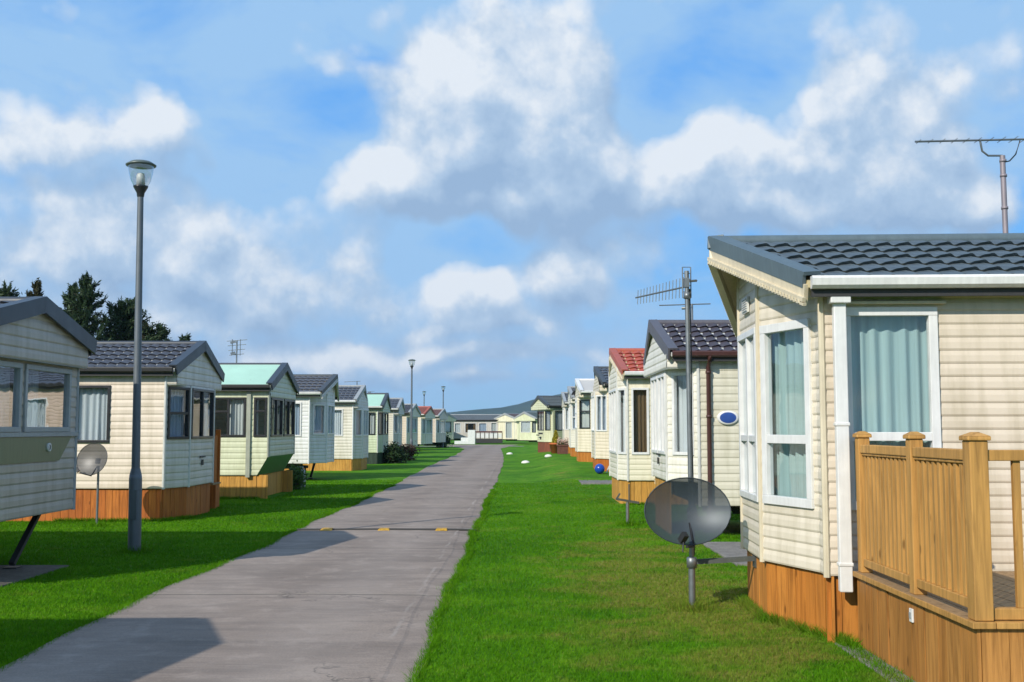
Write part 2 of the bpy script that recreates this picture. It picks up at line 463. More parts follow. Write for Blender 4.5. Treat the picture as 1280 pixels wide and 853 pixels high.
    if d > .02 and not undercut: fl.prism([(-.03,-hw+b0+.03),(d-.03,-hw+b1+.03),(d-.03,hw-b1-.03),(-.03,hw-b0-.03)], zbf-.005, zbf+.02)
    if zbf > zb+.05: fl.box(-.06,-.03,-hw+.03,hw-.03,zb,zbf+.02)
    for y in (-.55, .55): fl.box(-L+.3, -.7, y-.04, y+.04, zb-.2, zb-.012)
    for x in (-L+.4, -L/2, -.75): fl.box(x-.03, x+.03, -hw+.2, hw-.2, zb-.1, zb-.014)
    fl.build('chassis', DARK, root)
    if wheels:
        for sg in (1, -1):
            y = sg*(hw-.25)
            M = Matrix.Rotation(R(90), 4, 'X')
            w = MB(); w.lathe([(.16,-.09),(.29,-.09),(.32,-.05),(.32,.05),(.29,.09),(.16,.09)], (-L/2+.4,y,.32), 22, M)
            wo = w.build('wheel', RUBBER, root)
            w = MB(); w.lathe([(.0,.05),(.08,.05),(.1,.02),(.16,.06),(.16,-.06),(.0,-.06)], (-L/2+.4,y,.32), 18, M); w.build('rim', GALV, wo)
            lg = MB(); lg.beam((-.3,sg*(hw-.3),zb-.03),(-.3,sg*(hw-1.0),.05),.07,.05); lg.box(-.38,-.22,sg*(hw-1.0)-.08,sg*(hw-1.0)+.08,0,.035)
            lg.build('steady_leg', DARK, root)
            lg = MB(); lg.tube([(-L+.5,sg*(hw-.4),zb-.02),(-L+.2,sg*(hw-.5),.05)], .035, 8); lg.box(-L+.1,-L+.3,sg*(hw-.5)-.08,sg*(hw-.5)+.08,0,.035); lg.build('steady_leg', DARK, root)
        tb = MB(); tb.beam((-1.5,.5,zb-.16),(-.32,.04,zb-.2),.06,.09); tb.beam((-1.5,-.5,zb-.16),(-.32,-.04,zb-.2),.06,.09)
        tb.tube([(-.4,0,zb-.12),(-.4,0,.03)], .03, 8); tb.lathe([(0,0),(.1,0),(.1,.03),(.03,.06)], (-.4,0,0), 12)
        tb.build('drawbar', DARK, root)
    if skirt:
        sk = MB(); keys = list(skirt_front_only) if skirt_front_only else ['front', 'slant', 'slant2', 'stub', 'stub2'] + ([] if skirt_front_only else ['side', 'far'])
        for k in keys:
            if k not in fr: continue
            p, t, nn, ln = fr[k]; zt = (zbf if k not in ('side', 'far') else zb)+.006
            ins = -.035-(du if k in ('front',) and undercut else 0)
            u = .0; lim = min(ln, 7)
            while u < lim-.02:
                bw = min(.135+rnd.uniform(-.012, .012), lim-u)
                sk.obox(p, t, nn, u+.003, u+bw-.003, ins-.022+rnd.uniform(-.003,.003), ins+rnd.uniform(-.004,.004), -.12+rnd.uniform(0,.03), zt-rnd.uniform(.0,.004))
                u += bw
        sk.build('skirt', skirt, root)
    for w in win:
        k = w[0]
        if k not in fr: continue
        p, t, nn, ln = fr[k]
        kw = dict(w[5]) if len(w) > 5 else {}
        window(root, p, t, nn, w[1], w[2], w[3], w[4], kw.pop('fm', fmat), **kw)
    root['_fr'] = 0; del root['_fr']
    return root, fr

PI = math.pi
TEAL = (.50,.655,.63); NETW = (.78,.81,.83); NETB = (.50,.58,.70); BROWNC = (.20,.125,.06); GREYC = (.45,.46,.46)
DARKB = (.035,.04,.05); PALE = (.72,.73,.7)
cav = {}
# --- right row -----------------------------------------------------------
R1, f1 = caravan('large cream caravan with grey scalloped roof and teal curtains, beside the timber deck', 2.53, 10.275, PI-R(2.6), 1, GROUP_R,
    W=3.05, L=9.5, zb=.53, ze=2.88, zr=3.48, bay=(.2,1.0,.33), oh=.16, style='prow', xr=.67, xe=.14, wall=(.645,.555,.44), front=(.69,.62,.50),
    pitch=.108, roofc=(.085,.115,.135), barge=m_plain('slate_blue_trim', (.10,.14,.16), .5), bargeboard=CREAMTRIM, trim=CREAMTRIM, gutter=WHITE, down=None, skirt=SKIRTW, detail=10,
    win=[('side',.16,.92,1.05,2.68,dict(hbars=(.36,),curtain=TEAL,fw=.07)), ('side',3.2,4.6,1.2,2.5,dict(vbars=(.5,),curtain=TEAL,fw=.07)),
         ('slant',.06,.80,1.04,2.62,dict(hbars=(.36,),curtain=TEAL,fw=.075)), ('slant2',.06,.80,1.04,2.62,dict(hbars=(.36,),curtain=TEAL,fw=.075)),
         ('front',.03,1.02,1.04,2.62,dict(vbars=(.5,),hbars=(.36,),curtain=TEAL,fw=.06,cstyle='gap'))])
# square white downpipe and window hood of the near caravan
dp = MB(); dp.box(-.17,-.07,1.59,1.66,.42,2.76); dp.box(-.178,-.062,1.583,1.667,1.72,1.75); dp.box(-.178,-.062,1.583,1.667,.62,.65); dp.box(-.2,-.04,1.575,1.70,2.7,2.775)
dp.build('downpipe', WHITE, R1, bevel=.008)
hd = MB(); hd.box(-.98,-.12,1.535,1.6,2.70,2.725); hd.build('window_hood', CREAMTRIM, R1, bevel=.004)
vt = MB(); vt.box(.345,.365,-.14,.14,2.80,2.95)
for i in range(6): vt.box(.365,.375,-.12,.12,2.815+i*.022,2.826+i*.022)
vt.build('vent', OFFW, R1)

R2, f2 = caravan('cream caravan with dark purple-brown tiles, brown downpipe and oval badge, behind the aerial mast', 2.83, 18.55, PI, 1, GROUP_R,
    W=3.1, zb=.5, zbf=.86, ze=2.88, zr=3.5, bay=(0,.6,.42), oh=.14, xr=.55, xe=.45, zg=2.66, wall=(.62,.59,.47), front=(.74,.71,.62), roofc=(.055,.045,.055),
    barge=m_plain('dusky_trim', (.10,.095,.11), .5), gutter=BROWNP, down=(BROWNP,-.15), skirt=SKIRTY, skirt_front_only=('front',), wheels=True, detail=8, tile_amp=.022, pitch=.125,
    win=[('slant',.1,.58,1.28,2.6,dict(curtain=NETW,cstyle='full')), ('front',.06,.92,1.28,2.6,dict(vbars=(.5,),curtain=NETW,cstyle='sides')),
         ('front',.98,1.84,1.28,2.6,dict(vbars=(.5,),curtain=NETW,cstyle='sides')), ('slant2',.1,.58,1.28,2.6,dict(curtain=NETW)), ('side',3.,4.2,1.3,2.4,dict(curtain=NETW,vbars=(.5,)))])
bd = MB(); M = Matrix.Rotation(R(90), 4, 'X'); prof = [(.0,.02),(.9,.02),(1,.01),(1,-.02)]
bd.lathe([(r*.17, z) for r, z in prof], (0,0,0), 24, M); bo = bd.build('badge', WHITE, R2); bo.scale = (1,1,.66); bo.location = (-.45,1.575,1.87); bo.rotation_euler = (0,0,PI)
bd = MB(); bd.lathe([(0,.026),(.10,.026),(.13,.02)], (0,0,0), 20, M); b2 = bd.build('badge_emblem', m_plain('blue_enamel', (.03,.08,.3), .3), bo); b2.location = (0,-.0,.0)

R3, f3 = caravan('cream caravan with red tiled roof and brown curtain, next to the yellow skirting', 2.46, 25.95, PI, 1, GROUP_R,
    W=3.1, zb=.54, ze=2.95, zr=3.56, bay=(0,.5,.18), oh=.14, style='prow', xr=.24, xe=.10, wall=(.70,.65,.49), front=(.73,.69,.57), roofc=(.42,.085,.045),
    barge=m_plain('red_trim', (.40,.10,.06), .5), bargeboard=CREAMTRIM, gutter=WHITE, down=(CREAMTRIM,-.62), skirt=SKIRTY, detail=6, tile_amp=.022, wave=.22,
    win=[('side',.08,.48,1.12,2.62,dict(curtain=BROWNC)), ('slant',.05,.48,1.12,2.62,dict(curtain=NETW)), ('slant2',.05,.48,1.12,2.62,dict(curtain=NETW)),
         ('front',.08,2.02,1.12,2.62,dict(vbars=(.33,.66),curtain=BROWNC,cstyle='sides'))])
R4, f4 = caravan('pinkish cream caravan with blue-grey roof, just past the blue ball', 3.15, 39.0, PI, 1, GROUP_R,
    W=3.05, zb=.4, ze=2.98, zr=3.62, bay=(0,.7,.45), xr=.4, xe=.2, zg=2.75, wall=(.58,.44,.34), front=(.68,.6,.46), roofc=(.075,.09,.115), barge=m_plain('dark_trim', (.06,.07,.08), .5),
    gutter=DARK, skirt=SKIRTR, detail=5,
    win=[('slant',.12,.74,1.35,2.62,dict(curtain=NETB,vbars=(.5,))), ('front',.06,1.58,1.35,2.62,dict(vbars=(.5,),curtain=NETW)), ('slant2',.12,.74,1.35,2.62,dict(curtain=NETB)), ('side',1.6,2.6,1.4,2.5,dict(curtain=NETW))])
R5, f5 = caravan('cream caravan with flat white-edged roof and white downpipe, two past the red roof', 3.12, 47.0, PI, 1, GROUP_R,
    W=3.05, zb=.42, ze=2.95, zr=3.5, bay=(0,.9,.6), xr=.62, xe=.5, zg=2.72, wall=(.62,.52,.40), front=(.70,.63,.48), roofc=(.52,.5,.46), tiled=False, barge=WHITE,
    gutter=WHITE, down=(WHITE,-.1), skirt=SKIRTW, detail=4,
    win=[('slant',.15,.9,1.4,2.62,dict(curtain=PALE,hbars=(.6,),fm=BLACKP)), ('front',.06,1.2,1.4,2.62,dict(curtain=NETB,hbars=(.55,))), ('slant2',.15,.9,1.4,2.62,dict(curtain=PALE)), ('side',2.,3.,1.4,2.5,dict(curtain=NETW))])
R6, f6 = caravan('cream caravan with grey roof carrying a small dark dish, fourth past the purple-tiled one', 3.05, 55.5, PI, 1, GROUP_R,
    W=3.05, zb=.45, ze=2.9, zr=3.5, bay=(0,.8,.4), xr=.5, xe=.35, zg=2.68, wall=(.62,.52,.40), front=(.7,.66,.55), roofc=(.10,.105,.11), skirt=SKIRTW, detail=4,
    win=[('slant',.1,.75,1.35,2.6,dict(curtain=NETB,hbars=(.5,))), ('front',.06,1.4,1.35,2.6,dict(curtain=NETB,vbars=(.5,))), ('slant2',.1,.75,1.35,2.6,dict(curtain=NETB))])
R7, f7 = caravan('cream caravan with slate grey roof, the last square-on one before the green gable', 2.95, 63.5, PI, 1, GROUP_R,
    W=3.05, zb=.45, ze=2.9, zr=3.5, bay=(0,.6,.3), xr=.4, xe=.3, zg=2.68, wall=(.6,.52,.42), front=(.66,.6,.48), roofc=(.09,.1,.11), skirt=SKIRTW, detail=4,
    win=[('slant',.1,.55,1.35,2.6,dict(curtain=NETW)), ('front',.1,1.7,1.35,2.6,dict(curtain=NETW,vbars=(.5,))), ('slant2',.1,.55,1.35,2.6,dict(curtain=NETW))])
R8, f8 = caravan('pale green gabled caravan with black windows on a red brick base, turned towards the road', 1.72, 69.2, PI+R(17), 1, GROUP_R,
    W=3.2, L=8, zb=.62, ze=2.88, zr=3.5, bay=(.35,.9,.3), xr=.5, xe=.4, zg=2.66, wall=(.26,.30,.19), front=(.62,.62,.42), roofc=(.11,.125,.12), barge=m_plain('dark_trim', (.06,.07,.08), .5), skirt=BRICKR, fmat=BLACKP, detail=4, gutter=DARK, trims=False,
    win=[('slant',.08,.55,1.35,2.58,dict(curtain=GREYC)), ('front',.06,1.34,1.35,2.58,dict(curtain=GREYC,vbars=(.5,))), ('side',.1,1.0,1.35,2.58,dict(curtain=GREYC)), ('side',1.9,2.7,1.35,2.58,dict(curtain=GREYC)), ('slant2',.08,.55,1.35,2.58,dict(curtain=GREYC))])
em = MB(); em.prism([(.505,-.3),(.515,-.3),(.515,.3),(.505,.3)], 1.02, 1.08); em.box(.3+.02,.335,-.42,.42,1.12,1.2); em.box(.32,.335,-.1,.1,.78,.95); em.build('nameplate', DARK, R8)
# far row across the end of the road
caravan('cream gabled caravan with brown roof at the far bend, right of the long one', -1.35, 124, PI+R(55), 1, 'caravans across the far end', W=3.2, L=7, zb=.5, ze=2.75, zr=3.4, bay=(0,.4,.2), xr=.4, xe=.3,
    wall=(.6,.55,.42), front=(.72,.68,.5), roofc=(.14,.10,.09), detail=3, win=[('side',.6,1.6,1.3,2.4,dict(curtain=GREYC,fm=BLACKP)), ('side',2.4,3.4,1.3,2.4,dict(curtain=PALE)), ('front',.3,1.2,.6,2.45,dict(curtain=PALE))], z=0)
caravan('pale green gabled caravan at the far bend, behind the brick-based green one', .95, 113, PI+R(42), 1, 'caravans across the far end', W=3.2, L=7.5, zb=.5, ze=2.75, zr=3.4, bay=(.2,.7,.3), xr=.5, xe=.4,
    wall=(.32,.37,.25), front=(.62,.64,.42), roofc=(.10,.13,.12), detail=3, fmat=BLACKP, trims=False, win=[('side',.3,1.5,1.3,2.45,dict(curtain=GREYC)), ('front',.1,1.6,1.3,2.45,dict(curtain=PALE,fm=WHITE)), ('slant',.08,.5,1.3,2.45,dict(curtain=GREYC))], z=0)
caravan('long beige caravan standing side on across the far end of the road', -2.3, 126, R(-2), -1, 'caravans across the far end', W=3.1, L=7.6, zb=.55, ze=2.7, zr=3.3, bay=(0,.3,.1), xr=.3, xe=.25,
    wall=(.5,.47,.42), front=(.6,.58,.5), roofc=(.13,.15,.16), detail=3, gutter=DARK,
    win=[('side',.15,.8,.7,2.4,dict(curtain=PALE)), ('side',1.3,2.2,1.2,2.35,dict(curtain=NETB)), ('side',2.5,3.8,1.2,2.35,dict(curtain=BROWNC,cstyle='sides')), ('side',4.3,5.0,1.2,2.35,dict(curtain=NETW)), ('side',5.3,6.1,1.2,2.35,dict(curtain=NETB)), ('side',6.5,7.2,1.2,2.35,dict(curtain=GREYC))], z=0)

# --- left row ------------------------------------------------------------
DKGREY = m_plain('charcoal_trim', (.045,.055,.068), .45)
_, _ = caravan('grey-beige caravan nearest the camera on the left, casting its shadow over the road', -5.75, 4.4, 0, -1, GROUP_L,
    W=3.0, zb=.66, ze=2.86, zr=3.28, bay=(0,.02,.01), xr=.19, xe=.16, zg=2.5, wall=(.46,.42,.36), front=(.42,.41,.38), roofc=(.07,.08,.095), barge=DKGREY, fmat=GREYTRIM, wheels=True, detail=4,
    win=[('front',.12,1.38,1.66,2.46,dict(curtain=NETW,cstyle='sides')), ('front',1.5,2.8,1.66,2.46,dict(curtain=NETW,cstyle='sides')), ('side',1,2,1.5,2.4,dict(curtain=NETW))])
L1, g1 = caravan('grey-beige caravan with big reflecting windows and an olive panel, standing on bare chassis legs', -5.82, 12.7, 0, -1, GROUP_L,
    W=3.0, zb=.66, ze=2.80, zr=3.19, bay=(0,.02,.01), xr=.19, xe=.16, zg=2.5, wall=(.44,.40,.35), front=(.44,.39,.33), roofc=(.075,.085,.10), barge=DKGREY, fmat=GREYTRIM, wheels=True, detail=8, trim=GREYTRIM, pitch=.13,
    win=[('front',.10,1.33,1.66,2.46,dict(curtain=NETW,cstyle='sides',fw=.06,gl=m_glass((.8,.86,.9),3.0))), ('front',1.42,2.72,1.66,2.46,dict(curtain=NETW,cstyle='left',fw=.06,gl=m_glass((.8,.86,.9),3.0))), ('side',1,2,1.5,2.4,dict(curtain=NETW))])
pn = MB(); y0 = -1.3
pn.add([(.036,-.75,1.30),(.036,.95,1.30),(.036,1.3,1.6),(.036,-1.3,1.6),(.018,-.75,1.30),(.018,.95,1.30),(.018,1.3,1.6),(.018,-1.3,1.6)], [(0,1,2,3),(0,1,5,4),(1,2,6,5),(2,3,7,6),(3,0,4,7)])
po = pn.build('olive_panel', m_plain('olive_paint', (.17,.19,.10), .4), L1)
lg = MB(); M2 = Matrix.Rotation(R(90), 4, 'Y'); lg.lathe([(.03,.018),(.045,.022),(.055,.018),(.055,0)], (.036,.62,1.47), 20, M2); lg.lathe([(0,.012),(.028,.012),(.028,0)], (.036,.62,1.47), 16, M2); lg.build('badge', OFFW, po)
sl = MB(); sl.box(.01,.05,-1.48,1.48,1.605,1.655); sl.build('sill_trim', GREYTRIM, L1)
L2, g2 = caravan('cream caravan with grey tiled roof, black windows and orange timber skirt, behind the lamp post', -6.54, 21.5, 0, -1, GROUP_L,
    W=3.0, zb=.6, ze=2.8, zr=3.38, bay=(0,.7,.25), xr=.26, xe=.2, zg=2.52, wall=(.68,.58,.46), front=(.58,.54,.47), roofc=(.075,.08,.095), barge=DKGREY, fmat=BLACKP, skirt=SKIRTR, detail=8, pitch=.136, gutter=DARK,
    win=[('side',1.02,1.75,1.44,2.5,dict(curtain=NETW)), ('side',1.8,2.6,1.44,2.5,dict(curtain=NETW)), ('slant',.06,.7,1.5,2.48,dict(curtain=NETB,hbars=(.5,))), ('front',.06,1.52,1.5,2.48,dict(curtain=NETB,vbars=(.5,),cstyle='sides')), ('slant2',.06,.7,1.5,2.48,dict(curtain=NETB))])
for own, lx, ly, lz in ((L2,.275,.0,.98),(R2,.445,.0,1.1)):
    em = MB(); em.box(lx-.004, lx+.012, ly-.05, ly+.05, lz, lz+.11); em.box(lx-.004, lx+.010, ly-.18, ly+.18, lz+.15, lz+.18); em.build('badge', DARK, own)
MINT = (.42,.66,.52)
L3, g3 = caravan('pale green caravan with smooth mint roof and green sloping underpanel on yellow timber skirting', -6.1, 27.9, 0, -1, GROUP_L,
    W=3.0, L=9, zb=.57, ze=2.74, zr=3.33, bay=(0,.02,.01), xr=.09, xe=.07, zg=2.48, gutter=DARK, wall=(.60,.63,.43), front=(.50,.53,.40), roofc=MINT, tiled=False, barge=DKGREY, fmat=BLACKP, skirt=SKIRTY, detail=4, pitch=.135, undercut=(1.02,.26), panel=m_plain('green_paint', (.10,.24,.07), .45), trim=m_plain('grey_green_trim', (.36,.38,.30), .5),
    win=[('side',.55,1.42,1.5,2.46,dict(curtain=PALE,cstyle='left',vbars=(.5,),hbars=((.64,.5,1.),))), ('side',.04,.36,1.5,2.46,dict(curtain=PALE,cstyle='sides',hbars=(.65,))), ('front',.12,1.4,1.5,2.46,dict(vbars=(.5,),curtain=PALE,cstyle='sides')), ('front',1.6,2.88,1.5,2.46,dict(vbars=(.5,),curtain=PALE,cstyle='sides'))])
ps = MB(); ps.box(-.53,-.43,-1.56,-1.50,.52,2.72); ps.build('joint_strip', m_plain('grey_green_trim', (.36,.38,.30), .5), L3)
L4, g4 = caravan('white caravan with grey tiled roof raised on bare chassis legs', -6.75, 36.4, 0, -1, GROUP_L,
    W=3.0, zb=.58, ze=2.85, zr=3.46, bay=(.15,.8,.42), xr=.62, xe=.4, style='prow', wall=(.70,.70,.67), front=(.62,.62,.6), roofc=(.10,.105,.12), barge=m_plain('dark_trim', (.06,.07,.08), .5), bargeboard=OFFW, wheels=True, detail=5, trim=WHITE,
    win=[('side',.25,1.0,1.45,2.55,dict(curtain=NETB)), ('slant',.1,.68,1.5,2.5,dict(curtain=NETB)), ('front',.06,1.32,1.5,2.5,dict(curtain=NETB,vbars=(.5,))), ('slant2',.1,.68,1.5,2.5,dict(curtain=NETB))])
L5, g5 = caravan('white-trimmed cream caravan with blue-grey tiled roof on golden timber skirt, past the raised white one', -6.72, 45.4, 0, -1, GROUP_L,
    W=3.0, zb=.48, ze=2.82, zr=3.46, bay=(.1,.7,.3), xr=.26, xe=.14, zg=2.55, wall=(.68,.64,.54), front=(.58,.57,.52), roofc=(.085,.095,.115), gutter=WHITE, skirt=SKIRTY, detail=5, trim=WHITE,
    win=[('slant',.1,.6,1.4,2.5,dict(curtain=NETB)), ('front',.06,1.5,1.4,2.5,dict(curtain=NETB,vbars=(.5,))), ('side',.4,1.2,1.4,2.5,dict(curtain=NETW)), ('slant2',.1,.6,1.4,2.5,dict(curtain=NETB))])
L6, g6 = caravan('small pale green caravan with mint roof, behind the dark shrub', -6.78, 53.6, 0, -1, GROUP_L,
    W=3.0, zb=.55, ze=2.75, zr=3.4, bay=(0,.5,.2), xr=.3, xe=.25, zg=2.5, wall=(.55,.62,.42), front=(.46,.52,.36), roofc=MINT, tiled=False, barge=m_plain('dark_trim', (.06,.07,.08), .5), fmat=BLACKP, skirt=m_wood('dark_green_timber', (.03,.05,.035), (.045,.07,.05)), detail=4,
    win=[('slant',.04,.5,1.4,2.48,dict(curtain=PALE,cstyle='sides')), ('side',.1,1.1,1.4,2.48,dict(curtain=PALE,cstyle='sides')), ('front',.06,1.94,1.4,2.48,dict(curtain=PALE,cstyle='sides',vbars=(.5,))), ('slant2',.04,.5,1.4,2.48,dict(curtain=PALE))])
L7, g7 = caravan('cream caravan with dark gable, between the mint-roofed one and the beige one', -7.0, 62, 0, -1, GROUP_L,
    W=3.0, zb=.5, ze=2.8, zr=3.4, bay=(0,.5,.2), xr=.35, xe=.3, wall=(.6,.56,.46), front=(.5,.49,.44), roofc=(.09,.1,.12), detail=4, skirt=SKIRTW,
    win=[('front',.1,1.9,1.4,2.48,dict(curtain=NETB,vbars=(.5,))), ('slant',.06,.5,1.4,2.48,dict(curtain=NETB))])
L8, g8 = caravan('long beige caravan with low dark roof and blue-curtained window, past the dark shrub', -7.35, 74.5, R(-8), -1, GROUP_L,
    W=3.0, zb=.5, ze=2.75, zr=3.35, bay=(0,.4,.15), xr=.3, xe=.25, wall=(.56,.46,.36), front=(.66,.6,.46), roofc=(.065,.07,.085), detail=4, wheels=True, gutter=DARK,
    win=[('side',.7,1.65,1.4,2.45,dict(curtain=NETB,fm=BLACKP,vbars=(.5,))), ('front',.2,2,1.4,2.45,dict(curtain=NETW)), ('slant',.05,.4,1.4,2.45,dict(curtain=NETW))])
L9, g9 = caravan('cream caravan with dull red tiled roof, far along the left row', -7.3, 85.5, R(-10), -1, GROUP_L,
    W=3.0, zb=.5, ze=2.8, zr=3.4, bay=(0,.5,.25), xr=.4, xe=.3, wall=(.62,.54,.42), front=(.64,.6,.46), roofc=(.27,.085,.06), detail=3, barge=m_plain('red_trim', (.40,.10,.06), .5),
    win=[('side',.5,1.0,1.2,2.45,dict(curtain=DARKB,fm=WHITE,hbars=(.6,))), ('slant',.08,.5,1.3,2.45,dict(curtain=PALE)), ('front',.1,1.9,1.3,2.45,dict(curtain=PALE))])
L10, g10 = caravan('beige caravan with brownish roof, last before the far lamp posts', -6.95, 96, R(-10), -1, GROUP_L,
    W=3.0, zb=.5, ze=2.8, zr=3.4, bay=(0,.5,.25), xr=.4, xe=.3, wall=(.5,.42,.34), front=(.56,.5,.42), roofc=(.17,.09,.08), detail=3,
    win=[('side',.4,.9,1.2,2.45,dict(curtain=PALE)), ('slant',.08,.5,1.3,2.45,dict(curtain=PALE)), ('front',.1,1.9,1.3,2.45,dict(curtain=PALE))])
L11, g11 = caravan('small green-trimmed caravan at the far end, just right of the third lamp post', -8.2, 120, R(-40), -1, 'caravans across the far end',
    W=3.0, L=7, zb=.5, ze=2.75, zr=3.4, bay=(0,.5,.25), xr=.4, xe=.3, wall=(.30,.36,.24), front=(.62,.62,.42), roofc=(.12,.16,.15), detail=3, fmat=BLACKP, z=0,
    win=[('side',.3,1.2,1.3,2.45,dict(curtain=GREYC)), ('front',.2,1.8,1.3,2.45,dict(curtain=PALE))])

# ---------------------------------------------------------------- timber deck beside the near caravan
dk_ = thing('timber_deck', 'golden timber deck with balustrade against the near right caravan', 'deck', (2.66, 6.4, 0))
ZD = .585
DX1 = 4.6; DY1 = 2.22
mb = MB(); u = 0
while u < DY1-.02:
    bw = min(.115+rnd.uniform(-.01,.01), DY1-u); mb.box(.0+rnd.uniform(-.004,.004), .022, u+.0015, u+bw-.0015, .0, ZD-.045); u += bw
u = .025
while u < DX1-.02:
    bw = min(.17+rnd.uniform(-.012,.012), DX1-u); mb.box(u+.002, u+bw-.002, -.004+rnd.uniform(-.004,.004), .02, .0, ZD-.045); u += bw
mb.build('skirt_boards', m_wood('deck_skirt_timber', (.36,.15,.032), (.50,.235,.06)), dk_)
mb = MB(); x = -.03
while x < DX1: mb.box(x, x+.135, .085, DY1, ZD-.03, ZD); x += .142
mb.build('floor_boards', DECKF, dk_)
mb = MB(); mb.box(-.035,.10,-.035,DY1,ZD-.04,ZD-.0015) ; mb.box(.104,DX1,-.035,.08,ZD-.04,ZD-.0015)
mb.build('edge_board', DECKW, dk_, bevel=.004)
# joists and bearers seen through nothing but real: legs
for (px, py) in ((.045,.045),(.045,1.03),(.045,2.15),(2.2,.045),(4.4,.045)):
    h = 1.66
    p = MB(); s_ = .055 if (px, py) == (.045,.045) else .045
    p.box(px-s_,px+s_,py-s_,py+s_,ZD+.001,h-.03)
    c = s_+.014; p.box(px-c,px+c,py-c,py+c,h-.03,h-.004); p.add([(px-c,py-c,h-.004),(px+c,py-c,h-.004),(px+c,py+c,h-.004),(px-c,py+c,h-.004),(px-.02,py-.02,h+.02),(px+.02,py-.02,h+.02),(px+.02,py+.02,h+.02),(px-.02,py+.02,h+.02)], [(0,1,5,4),(1,2,6,5),(2,3,7,6),(3,0,4,7),(4,5,6,7)])
    p.build('post', DECKW, dk_, bevel=.006)
hr = MB()
for y0, y1 in ((.10,.985),(1.075,2.105)):
    hr.box(.01,.085,y0,y1,1.51,1.575); hr.box(.02,.07,y0,y1,1.49,1.51)
hr.build('handrail', DECKW, dk_, bevel=.006)
hr = MB(); hr.box(.10,2.155,.01,.085,1.51,1.575); hr.box(2.245,4.355,.01,.085,1.51,1.575); hr.build('handrail', DECKW, dk_, bevel=.006)
br = MB()
for y0, y1 in ((.10,.985),(1.075,2.105)): br.box(.015,.08,y0,y1,ZD+.05,ZD+.11)
br.build('bottom_rail', DECKW, dk_, bevel=.005)
br = MB(); br.box(.10,2.155,.015,.08,ZD+.004,ZD+.07); br.box(2.245,4.355,.015,.08,ZD+.004,ZD+.07); br.build('bottom_rail', DECKW, dk_, bevel=.005)
for y0, y1 in ((.10,.985),(1.075,2.105)):
    k = round((y1-y0)/.088)
    for i in range(k):
        y = y0+(y1-y0)*(i+.5)/k; b = MB(); b.box(.03,.064,y-.021,y+.021,ZD+.11,1.49); b.build('baluster', DECKW, dk_, bevel=.003)
for i in range(22):
    x = .28+i*.2
    if x > 4.3 or abs(x-2.2) < .09: continue
    b = MB(); b.box(x-.022,x+.022,.03,.064,ZD+.07,1.51); b.build('baluster', DECKW, dk_, bevel=.003)
b = MB(); b.box(-.016,-.002,1.0,1.055,.40,.49); b.build('switch_plate', WHITE, dk_, bevel=.003)
b = MB(); b.box(-.022,-.0165,1.012,1.042,.425,.465); b.build('switch', GREYTRIM, dk_)

# porch beyond the second caravan of the left row
pd = thing('timber_porch', 'red-brown timber porch at the far side of the cream caravan behind the lamp', 'porch', (-6.52, 23.12, 0))
mb = MB(); u = -1.6
while u < 0: mb.box(u+.003,u+.137,-.0,.022,-.02,.5); u += .14
u = .02
while u < .5: mb.box(-.02,.004,u+.003,u+.137,-.02,.5); u += .14
mb.build('skirt_boards', SKIRTR, pd)
mb = MB(); mb.box(-1.6,.02,-.01,.6,.505,.54); mb.build('floor_boards', DECKF, pd)
mb = MB(); u = -.3
while u < -.02: mb.box(u+.003,u+.1,.04,.062,.545,1.55); u += .103
u = .08
while u < .4: mb.box(-.05,-.03,u,u+.09,.545,1.55); u += .1
mb.build('screen_boards', SKIRTR, pd)
for x, y in ((-.04,.0),(-.04,.48)):
    b = MB(); b.box(x-.05,x+.05,y-.035+.05,y+.085,.545,1.68); b.build('post', SKIRTR, pd, bevel=.006)

# ---------------------------------------------------------------- lamps
LAMPGLASS = m_glass((.86,.89,.9), 1.5)
POLEP = m_plain('grey_pole_paint', (.13,.15,.165), .5, .3)
def lamp():
    r = thing('street_lamp', None, 'street lamp', group='street lamps along the left verge')
    p = MB(); p.lathe([(.0,1.06),(.082,1.06),(.088,1.0),(.088,-.1)][::-1], n=16); p.lathe([(.06,1.15),(.082,1.06)], n=16)
    p.lathe([(.062,1.12),(.058,1.16),(.042,5.0)], n=14); p.box(-.05,.05,-.094,-.086,.45,.85); p.build('pole', POLEP, r)
    p = MB(); p.lathe([(.044,4.98),(.05,5.0),(.055,5.04),(.10,5.12),(.105,5.14),(.03,5.145)], n=18); p.build('lamp_neck', BLACKP, r)
    p = MB(); p.lathe([(.1,5.14),(.14,5.22),(.165,5.32),(.175,5.43)], n=24); p.build('lamp_glass', LAMPGLASS, r)
    p = MB(); p.lathe([(.0,5.15),(.06,5.15),(.06,5.29),(.045,5.32),(.0,5.33)], n=16); p.build('bulb_housing', WHITE, r)
    p = MB(); p.lathe([(.0,5.415),(.165,5.425),(.205,5.43),(.212,5.445),(.14,5.49),(.05,5.51),(.0,5.512)], n=28); p.build('lamp_cap', m_plain('green_grey_cap', (.10,.13,.12), .4), r)
    return r
lab = ['tall grey lamp post in the near left grass, standing clear against the sky', 'lamp post halfway down the left verge, beside the dark shrub',
       'slim distant lamp post at the road bend, rightmost of the lamps', 'smallest distant lamp post, rising behind the dull red roof']
lp = lamp()
kids = list(lp.children)
for i, (x, y) in enumerate(((-5.32,15.11),(-5.86,59.3),(-6.75,97),(-9.6,110))):
    if i == 0: o = lp
    else:
        o = lp.copy(); COL.objects.link(o)
        for c in kids:
            q = c.copy(); COL.objects.link(q); q.parent = o
    o.location = (x, y, 0); o['label'] = lab[i]
lp.rotation_euler = (0, R(-.6), 0)

